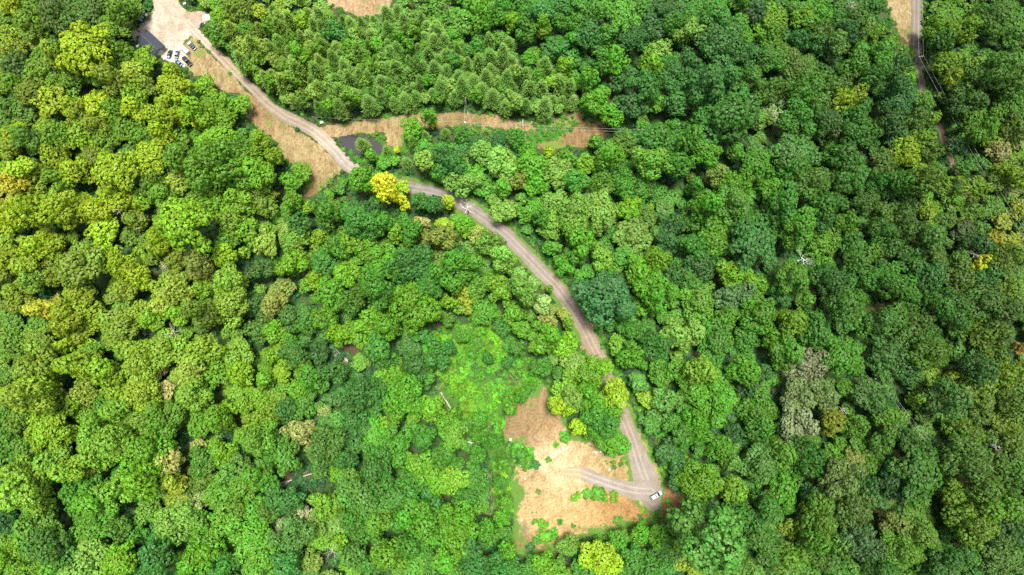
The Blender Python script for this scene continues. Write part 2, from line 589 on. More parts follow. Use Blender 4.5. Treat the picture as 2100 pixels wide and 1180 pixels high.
LOGSIDE_PX = [(893, 786), (925, 792), (945, 830), (962, 874), (1000, 880), (1030, 905), (1050, 950), (1048, 1062), (1014, 1062), (1010, 960), (995, 915), (958, 888), (922, 845)]
MAIN_ROAD = [(384, 46, 10), (396, 59, 14), (420, 85, 15), (450, 115, 16), (485, 150, 17), (520, 185, 18), (550, 214, 19), (585, 240, 22), (620, 256, 25), (645, 270, 28), (668, 290, 27), (690, 312, 25), (708, 334, 25),
             (735, 356, 24), (775, 372, 22), (830, 384, 22), (880, 391, 22), (925, 405, 24), (962, 427, 25), (1000, 452, 25), (1040, 484, 26), (1075, 520, 27), (1110, 556, 27), (1145, 592, 27), (1172, 630, 26),
             (1196, 670, 25), (1217, 712, 25), (1236, 750, 24), (1252, 790, 23), (1267, 830, 23), (1284, 870, 25), (1299, 908, 30), (1310, 945, 36), (1324, 985, 48), (1332, 1012, 46), (1340, 1030, 30)]
SPUR = [(1158, 968, 12), (1185, 968, 22), (1222, 982, 26), (1262, 996, 26), (1300, 1006, 30), (1336, 1008, 40)]
SIDE_ROAD = [(1880, -40, 22), (1879, 40, 22), (1878, 90, 24), (1882, 130, 20), (1888, 162, 18), (1894, 195, 17), (1908, 232, 15), (1926, 262, 14), (1940, 300, 13), (1956, 340, 13), (1972, 372, 12), (1990, 420, 10)]

poly_sheet("weedy_ground", BRUSH_PX, "lush_ground", "green weedy soil under the brush north of the sandy clearing", [(960, 760, 200, (0.075, 0.10, 0.03)), (1085, 745, 16, (0.2, 0.13, 0.08)), (930, 690, 14, (0.2, 0.13, 0.08))], "ground", amp=1.6)
poly_sheet("weedy_verge", LOGSIDE_PX, "lush_ground", "weedy brown and green verge with fallen logs west of the sandy clearing", [(925, 820, 40, (0.28, 0.17, 0.10)), (960, 890, 40, (0.20, 0.14, 0.07)), (1025, 950, 50, (0.14, 0.12, 0.05)), (1020, 1040, 30, (0.24, 0.16, 0.11))], "ground")
poly_sheet("pond_bank", GREENBANK_PX, "lush_ground", "grassy bank around the small dark pond", [(740, 295, 100, (0.16, 0.15, 0.06))], "bank")
poly_sheet("green_flat", GREENFLAT_PX, "lush_ground", "rough green flat beside the mown grass strip", [(1100, 270, 100, (0.16, 0.13, 0.06))], "ground")
poly_sheet("grass_edge", GRASSEDGE_PX, "lush_ground", "green grass along the lower edge of the sandy clearing", [(1340, 1070, 100, (0.2, 0.16, 0.06))], "ground")
poly_sheet("hay_field", FIELD_PX, "dry_grass", "dry mown grass slope below the gravel road", [
    (440, 150, 60, (0.36, 0.27, 0.14)), (520, 230, 50, (0.30, 0.20, 0.10)), (600, 290, 50, HAY), (650, 330, 40, (0.42, 0.31, 0.16)), (640, 385, 30, (0.22, 0.16, 0.07))], "field",  # last zone: shade of the neighbouring trees put into the ground colour
    weedy=[(570, 265, 25, 0.2), (640, 370, 30, 0.3), (410, 130, 30, 0.15)])
poly_sheet("mown_strip", STRIP_PX, "dry_grass", "pale mown grass strip running east from the road fork", [
    (680, 270, 50, (0.40, 0.28, 0.15)), (780, 262, 60, (0.36, 0.26, 0.13)), (900, 245, 40, (0.28, 0.20, 0.10)), (905, 246, 12, (0.42, 0.29, 0.16)), (1050, 257, 26, (0.36, 0.24, 0.13)), (1150, 250, 50, (0.26, 0.20, 0.09))], "field",
    weedy=[(960, 245, 40, 0.15), (1130, 252, 30, 0.4)])
poly_sheet("bare_patch", PATCH_PX, "dry_grass", "brown bare patch beyond the green flat by the trees", [(1200, 265, 80, (0.28, 0.175, 0.09))], "ground", weedy=[(1140, 300, 30, 0.3)])
poly_sheet("far_verge", VERGE_PX, "dry_grass", "dry tan verge beside the far gravel road", [(1840, 30, 60, (0.38, 0.28, 0.15)), (1856, 80, 30, (0.25, 0.2, 0.09))], "field")
poly_sheet("upper_clearing", TOPBARE_PX, "dry_grass", "bare tan clearing cut by the top edge of the photo", [(740, 10, 90, (0.42, 0.29, 0.17))], "ground")
poly_sheet("sandy_clearing", CLEARING_PX, "bare_soil", "sandy bulldozed clearing around the turning place", [
    (1100, 815, 40, TAN), (1090, 860, 40, (0.30, 0.20, 0.11)), (1120, 885, 30, (0.42, 0.28, 0.15)), (1090, 905, 20, (0.34, 0.25, 0.15)),
    (1150, 960, 55, SAND), (1090, 1000, 50, (0.44, 0.31, 0.16)), (1060, 1010, 18, (0.28, 0.23, 0.11)), (1120, 1050, 50, (0.60, 0.44, 0.23)), (1180, 1050, 50, (0.52, 0.36, 0.17)),
    (1260, 1050, 50, ORANGE), (1320, 1060, 40, (0.36, 0.19, 0.08)), (1390, 1040, 30, (0.30, 0.17, 0.10)), (1080, 1072, 10, (0.20, 0.20, 0.20)), (1070, 1110, 30, (0.28, 0.18, 0.10)),
    (1140, 1110, 22, ORANGE), (1250, 945, 40, (0.42, 0.31, 0.15)), (1330, 920, 26, (0.56, 0.40, 0.22)), (1190, 930, 40, (0.50, 0.36, 0.20)), (1390, 1000, 25, (0.40, 0.22, 0.12))], "ground",
    weedy=[(1060, 1000, 25, 0.4), (1320, 1062, 40, 0.3), (1260, 945, 30, 0.35), (1230, 1085, 40, 0.25), (1090, 1095, 40, 0.35), (1110, 812, 30, 0.2), (1200, 1010, 60, -0.3), (1130, 950, 60, -0.3)])
poly_sheet("gravel_lot", LOT_PX, "pale_gravel", "pale gravel yard in front of the dark-roofed barn", [
    (340, 20, 40, (0.50, 0.42, 0.33)), (350, 55, 30, (0.42, 0.36, 0.28)), (300, 60, 20, PALE), (395, 30, 25, (0.44, 0.28, 0.19)), (415, 40, 16, (0.42, 0.35, 0.29)), (392, 60, 12, PALE), (372, 100, 25, (0.54, 0.46, 0.38)), (365, 120, 25, PALE)], "yard", amp=0.6)
road_sheet("road_shoulder", [p for p in MAIN_ROAD if p[0] > 760], "bare_soil", "red-brown dirt shoulder along the gravel road", [(900, 400, 200, (0.24, 0.15, 0.10)), (1150, 600, 80, (0.30, 0.17, 0.10)), (1215, 720, 60, (0.38, 0.24, 0.15)), (1300, 880, 50, (0.52, 0.36, 0.19))], "road", extra=1.7, amp=0.9)
road_sheet("gravel_road", MAIN_ROAD, "road_gravel", "winding gravel road running down to the turning place", [
    (415, 80, 25, (0.58, 0.50, 0.41)), (460, 125, 40, (0.48, 0.40, 0.31)), (540, 205, 50, (0.41, 0.35, 0.28)), (620, 258, 30, (0.40, 0.34, 0.28)), (670, 292, 25, PALE), (705, 330, 25, (0.50, 0.46, 0.42)), (860, 388, 50, (0.33, 0.31, 0.295)), (960, 425, 40, (0.34, 0.315, 0.29)),
    (1060, 505, 60, (0.38, 0.345, 0.315)), (1150, 600, 50, (0.40, 0.35, 0.305)), (1215, 715, 40, (0.42, 0.345, 0.275)), (1260, 810, 30, (0.38, 0.31, 0.25)), (1300, 905, 30, (0.40, 0.355, 0.30)), (1325, 985, 40, (0.42, 0.385, 0.34))], "road", step=0.4, amp=0.35)
road_sheet("turning_spur", SPUR, "road_gravel", "grey gravel spur curving across the sandy clearing", [(1168, 968, 22, (0.60, 0.47, 0.29)), (1230, 985, 35, (0.44, 0.40, 0.36)), (1320, 1008, 40, (0.42, 0.385, 0.34))], "road", step=0.4, amp=0.5)
road_sheet("far_road", SIDE_ROAD, "road_gravel", "narrow gravel road between tall trees at the far side", [(1879, 40, 60, (0.30, 0.27, 0.24)), (1890, 180, 40, (0.27, 0.24, 0.20)), (1950, 330, 60, (0.24, 0.18, 0.13))], "road", step=0.4, amp=0.35)

# pond
a = np.array(POND_W)
_sx, _sy, _f = grid_mesh(np.arange(a[:, 0].min() - 3, a[:, 0].max() + 3, 0.6), np.arange(a[:, 1].min() - 3, a[:, 1].max() + 3, 0.6))
_k = ((poly_sdf(_sx, _sy, POND_W) + 0.35 * fbm(_sx, _sy, 3))[_f] < 1.0).all(1)
_f = _f[_k]; _u, _i = np.unique(_f, return_inverse=True)
o = link("pond", np_mesh("pond", np.stack([_sx[_u], _sy[_u], np.full(len(_u), _Z_POND - 0.42)], -1), _i.reshape(_f.shape), M["pond_water"]))
tag(o, "small still pond of dark grey water beside the road fork", "pond", kind="structure")

# ------------------------------------------------------------------ foliage prototypes
def unit(v):
    return v / (np.linalg.norm(v, axis=-1, keepdims=True) + 1e-9)


def rand_dirs(rng, n):
    return unit(rng.normal(size=(n, 3)))


def quads(P, Nrm, size, rng, aspect=None, up=None):
    """one small quad at each point P facing Nrm"""
    n = len(P)
    a = unit(np.cross(Nrm, rand_dirs(rng, n) if up is None else up)); b = np.cross(Nrm, a)
    s = size[:, None] * 0.5
    asp = 1.0 if aspect is None else aspect
    V = np.stack([P - a * s - b * s * asp, P + a * s - b * s * asp * 0.55, P + a * s * 0.8 + b * s * asp, P - a * s * 0.6 + b * s * asp * 0.9], 1)
    V[:, 0] -= Nrm * s * 0.25; V[:, 2] -= Nrm * s * 0.25
    F = np.arange(4 * n).reshape(n, 4)
    return V.reshape(-1, 3), F


def crown_lobes(kind, R, rng):
    """the domes (sub-crowns on their own limbs) that make up one crown: centres relative to the crown centre, radii"""
    C, L = [], []
    if kind == "spread":
        nb = rng.integers(6, 9)
        for b in range(nb):
            a = 2 * math.pi * (b + rng.uniform(-.3, .3)) / nb
            reach = R * rng.uniform(.70, 1.0)
            for t in (0.36, 0.66, 0.90):
                rr = reach * t
                C.append((rr * math.cos(a + rng.normal(0, .13)), rr * math.sin(a + rng.normal(0, .13)), R * (0.46 - 0.46 * t * t + rng.normal(0, .07))))
                L.append(R * (0.29 - 0.10 * t) * rng.uniform(.8, 1.25))
        C.append((0, 0, R * .5)); L.append(R * .28)
    else:
        n = rng.integers(8, 13)
        el = rng.uniform(.78, 1.0); ang = rng.uniform(0, 6.28)
        top = rng.normal(0, .12, 2) * R
        C.append((top[0], top[1], R * (.40 if kind == "round" else .85))); L.append(R * rng.uniform(.32, .44))
        tries = 0
        while len(C) < n and tries < 400:
            tries += 1
            a = rng.uniform(0, 6.28); rho = R * rng.uniform(.40, .82) * (1 if kind == "round" else .85)
            l = R * rng.uniform(.19, .38)
            q = np.array([rho * math.cos(a), rho * math.sin(a) * el])
            q = np.array([q[0] * math.cos(ang) - q[1] * math.sin(ang), q[0] * math.sin(ang) + q[1] * math.cos(ang)])
            z = R * rng.uniform(-.42, .34) * (1.0 if kind == "round" else 1.9)
            if all((q[0] - c[0]) ** 2 + (q[1] - c[1]) ** 2 + (z - c[2]) ** 2 > (0.72 * (l + k)) ** 2 for c, k in zip(C, L)):
                C.append((q[0], q[1], z)); L.append(l)
        C.append((0, 0, -.30 * R)); L.append(R * .56)      # the body that ties the domes together
    return np.array(C), np.array(L)


def broadleaf_proto(kind, R, seed, leaf=0.45):
    rng = np.random.default_rng(seed)
    C, L = crown_lobes(kind, R, rng)
    zc = R * 1.15 + 4.0 + (R * .5 if kind == "tall" else 0)
    zs = 1.0 if kind != "tall" else 1.15
    big = rng.uniform(.85, 1.2)                             # how coarse this kind's leaf clumps are
    P, Nn, S, CV = [], [], [], []
    for i, (c, l) in enumerate(zip(C, L)):
        ph = rng.uniform(0, 6.28, 3)
        cand = rand_dirs(rng, int(26 * l * l + 60))
        cand = cand[cand[:, 2] > -.45]
        tone = rng.uniform(0, 1)
        got = []
        for d in cand:
            rr = l * (1 + .10 * math.sin(3 * d[0] + ph[0]) + .10 * math.sin(4 * d[1] + ph[1]) + .06 * math.sin(5 * d[2] + ph[2]))
            cc = c + d * rr * np.array([1, 1, zs])
            if any(np.linalg.norm((cc - C[j]) / np.array([1, 1, zs])) < .88 * L[j] for j in range(len(C)) if j != i):
                continue
            cr = rng.uniform(.42, 1.2) * min(1.0, .35 + l / 2.6) * big
            if any((cc - g0) @ (cc - g0) < (.66 * (cr + g1)) ** 2 for g0, g1 in got):
                continue
            got.append((cc, cr))
            nl = int(7 + 11 * cr)
            e = unit(rand_dirs(rng, nl) + .8 * d + np.array([0, 0, .45]))
            P.append(cc + e * cr * rng.uniform(.7, 1.1, (nl, 1)))
            Nn.append(unit(e * .9 + .35 * d + rng.normal(0, .30, (nl, 3)) + np.array([0, 0, .30])))
            S.append(rng.uniform(.75, 1.35, nl) * leaf)
            CV.append(np.full(nl, np.clip(0.5 * tone + 0.5 * rng.uniform(), 0, 1)))
        # sparser leaves further in
        m_ = int(17 * l * l)
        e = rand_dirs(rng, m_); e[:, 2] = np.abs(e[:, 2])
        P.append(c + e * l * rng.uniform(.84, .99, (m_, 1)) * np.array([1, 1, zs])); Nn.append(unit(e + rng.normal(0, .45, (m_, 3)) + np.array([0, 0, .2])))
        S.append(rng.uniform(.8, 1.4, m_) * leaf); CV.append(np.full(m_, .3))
    P = np.concatenate(P); Nn = np.concatenate(Nn); S = np.concatenate(S); CV = np.concatenate(CV)
    P = P + np.array([0, 0, zc])
    V, F = quads(P, Nn, S, rng)
    lv = rng.uniform(0, 1, len(F))
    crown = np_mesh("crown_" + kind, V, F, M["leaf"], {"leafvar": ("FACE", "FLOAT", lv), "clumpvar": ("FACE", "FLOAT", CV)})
    # trunk with limbs reaching towards the lobes
    g = Geo()
    tr = 0.028 * R + 0.06
    bend = rng.normal(0, .25, 2)
    top = Vector((bend[0], bend[1], zc * 0.8))
    g.tube([(0, 0, -0.6), (0, 0, 0.4), (bend[0] * .4, bend[1] * .4, zc * .4), top, (bend[0], bend[1], zc + R * .35)], [tr * 1.5, tr * 1.1, tr * .85, tr * .6, tr * .2], 8)
    for i in rng.permutation(len(C))[:11]:
        e = Vector(C[i]) * 0.86 + Vector((0, 0, zc))
        s0 = Vector((0, 0, zc * rng.uniform(.45, .8)))
        s0.x = bend[0] * s0.z / (zc * .8); s0.y = bend[1] * s0.z / (zc * .8)
        mid = (s0 + e) / 2 + Vector((0, 0, -0.05 * R))
        g.tube([s0, mid, e], [tr * .45, tr * .28, tr * .08], 5)
    tm = g.build("trunk_" + kind, M["bark"])
    trunk = tm.data
    bpy.data.objects.remove(tm)
    return dict(crown=crown, trunk=trunk, R=R, zc=zc, kind=kind)


def pine_proto(R, Hh, seed):
    """feathery young pine: tiers of up-swept plumes"""
    rng = np.random.default_rng(seed)
    P, D, S, CV = [], [], [], []
    g = Geo()
    g.tube([(0, 0, -.5), (rng.normal(0, .1), rng.normal(0, .1), Hh * .5), (rng.normal(0, .2), rng.normal(0, .2), Hh * .97)], [.2, .13, .03], 6)
    z = Hh * 0.16
    while z < Hh * .985:
        t = z / Hh
        rad = R * min(1.0, (1.01 - t) ** 0.85 * 1.35) * rng.uniform(.85, 1.1)
        nb = rng.integers(5, 8)
        a0 = rng.uniform(0, 6.28)
        for b in range(nb):
            a = a0 + 6.283 * b / nb + rng.normal(0, .25)
            ln = rad * rng.uniform(.65, 1.12)
            dv = np.array([math.cos(a), math.sin(a), 0.0])
            tone = rng.uniform()
            steps = max(3, int(ln / .22))
            g.tube([(0, 0, z), tuple(dv * ln * .8 + np.array([0, 0, z + ln * .22]))], [.035, .012], 4)
            for q in range(steps):
                u = (q + 0.6) / steps
                c = dv * ln * u + np.array([0, 0, z + ln * (0.10 * u + 0.30 * u * u)])
                sp = 0.16 + 0.36 * (1 - abs(u - .6)) * min(1, ln / 1.5)
                k = 8
                off = rng.normal(0, 1, (k, 3)) * np.array([sp, sp, sp * .45])
                P.append(c + off)
                D.append(unit(dv * 0.8 + off * 1.2 + np.array([0, 0, .45]) + rng.normal(0, .25, (k, 3))))
                S.append(rng.uniform(.28, .52, k))
                CV.append(np.full(k, .5 * tone + .5 * rng.uniform()))
        z += rng.uniform(.42, .62) * (0.75 + 0.6 * (1 - t))
    P = np.concatenate(P); D = np.concatenate(D); S = np.concatenate(S); CV = np.concatenate(CV)
    # narrow sprays lying along D
    n = len(P)
    side = unit(np.cross(D, unit(np.array([0, 0, 1.0]) + rng.normal(0, .5, (n, 3)))))
    l = S[:, None]; w = 0.34 * l
    V = np.stack([P - side * w * .5, P + side * w * .5, P + D * l + side * w * .28, P + D * l - side * w * .28], 1).reshape(-1, 3)
    F = np.arange(4 * n).reshape(n, 4)
    crown = np_mesh("crown_pine", V, F, M["leaf"], {"leafvar": ("FACE", "FLOAT", rng.uniform(0, 1, n)), "clumpvar": ("FACE", "FLOAT", CV)})
    tm = g.build("trunk_pine", M["bark"]); trunk = tm.data; bpy.data.objects.remove(tm)
    return dict(crown=crown, trunk=trunk, R=R, zc=Hh * .5, kind="pine", H=Hh)


def shrub_proto(seed, R=1.0, leaf=.3):
    rng = np.random.default_rng(seed)
    P, Nn, S, CV = [], [], [], []
    for k in range(13):
        d = rand_dirs(rng, 1)[0]; d[2] = abs(d[2])
        c = d * np.array([.72, .72, .62]) * R * rng.uniform(.4, 1.05) + np.array([0, 0, .28 * R])
        l = R * rng.uniform(.24, .42)
        tone = rng.uniform()
        nl = int(34)
        e = unit(rand_dirs(rng, nl) + .7 * d + np.array([0, 0, .4]))
        P.append(c + e * l * rng.uniform(.6, 1.1, (nl, 1)))
        Nn.append(unit(e + rng.normal(0, .5, (nl, 3)) + np.array([0, 0, .35])))
        S.append(rng.uniform(.7, 1.35, nl) * leaf); CV.append(np.full(nl, tone))
    P = np.concatenate(P); Nn = np.concatenate(Nn); S = np.concatenate(S); CV = np.concatenate(CV)
    V, F = quads(P, Nn, S, rng, 0.9)
    return np_mesh("foliage_shrub", V, F, M["leaf"], {"leafvar": ("FACE", "FLOAT", rng.uniform(0, 1, len(F))), "clumpvar": ("FACE", "FLOAT", CV)})


PROTO = {k: [] for k in ("round", "tall", "spread", "pine")}
sd_ = 100
for R in (8.6, 6.6, 5.0, 3.6, 2.6):
    for kind, n in (("round", 4 if R < 8 else 3), ("tall", 2), ("spread", 2)):
        for _ in range(n):
            sd_ += 1
            PROTO[kind].append(broadleaf_proto(kind, R, sd_, leaf=0.46 if R > 4 else 0.40))
for R, Hh in ((2.6, 14), (3.1, 16), (2.2, 12), (3.4, 17), (2.0, 10), (2.8, 13), (3.0, 15)):
    sd_ += 1
    PROTO["pine"].append(pine_proto(R, Hh, sd_))
SHRUB = [shrub_proto(900 + k) for k in range(5)]


def pick_proto(kind, r, rng):
    c = sorted(PROTO[kind], key=lambda p: abs(math.log(p["R"] / r)))
    near = [p for p in c if abs(math.log(p["R"] / c[0]["R"])) < .02]
    return near[rng.integers(len(near))]


# ------------------------------------------------------------------ trees seen in the photograph
PAL = {"B": (0.100, 0.280, 0.012), "L": (0.155, 0.310, 0.008), "Y": (0.47, 0.52, 0.014), "G": (0.060, 0.190, 0.015), "T": (0.042, 0.148, 0.027), "D": (0.030, 0.098, 0.024),
       "O": (0.088, 0.180, 0.018), "P": (0.195, 0.340, 0.055), "S": (0.26, 0.30, 0.13), "A": (0.30, 0.26, 0.04), "C": (0.20, 0.335, 0.07)}
WORD = {"B": "bright green", "L": "yellow-green", "Y": "golden yellow", "G": "mid green", "T": "blue-green", "D": "dark green", "O": "olive green", "P": "pale green", "S": "grey-green",
        "A": "tan-tinged", "C": "feathery olive"}
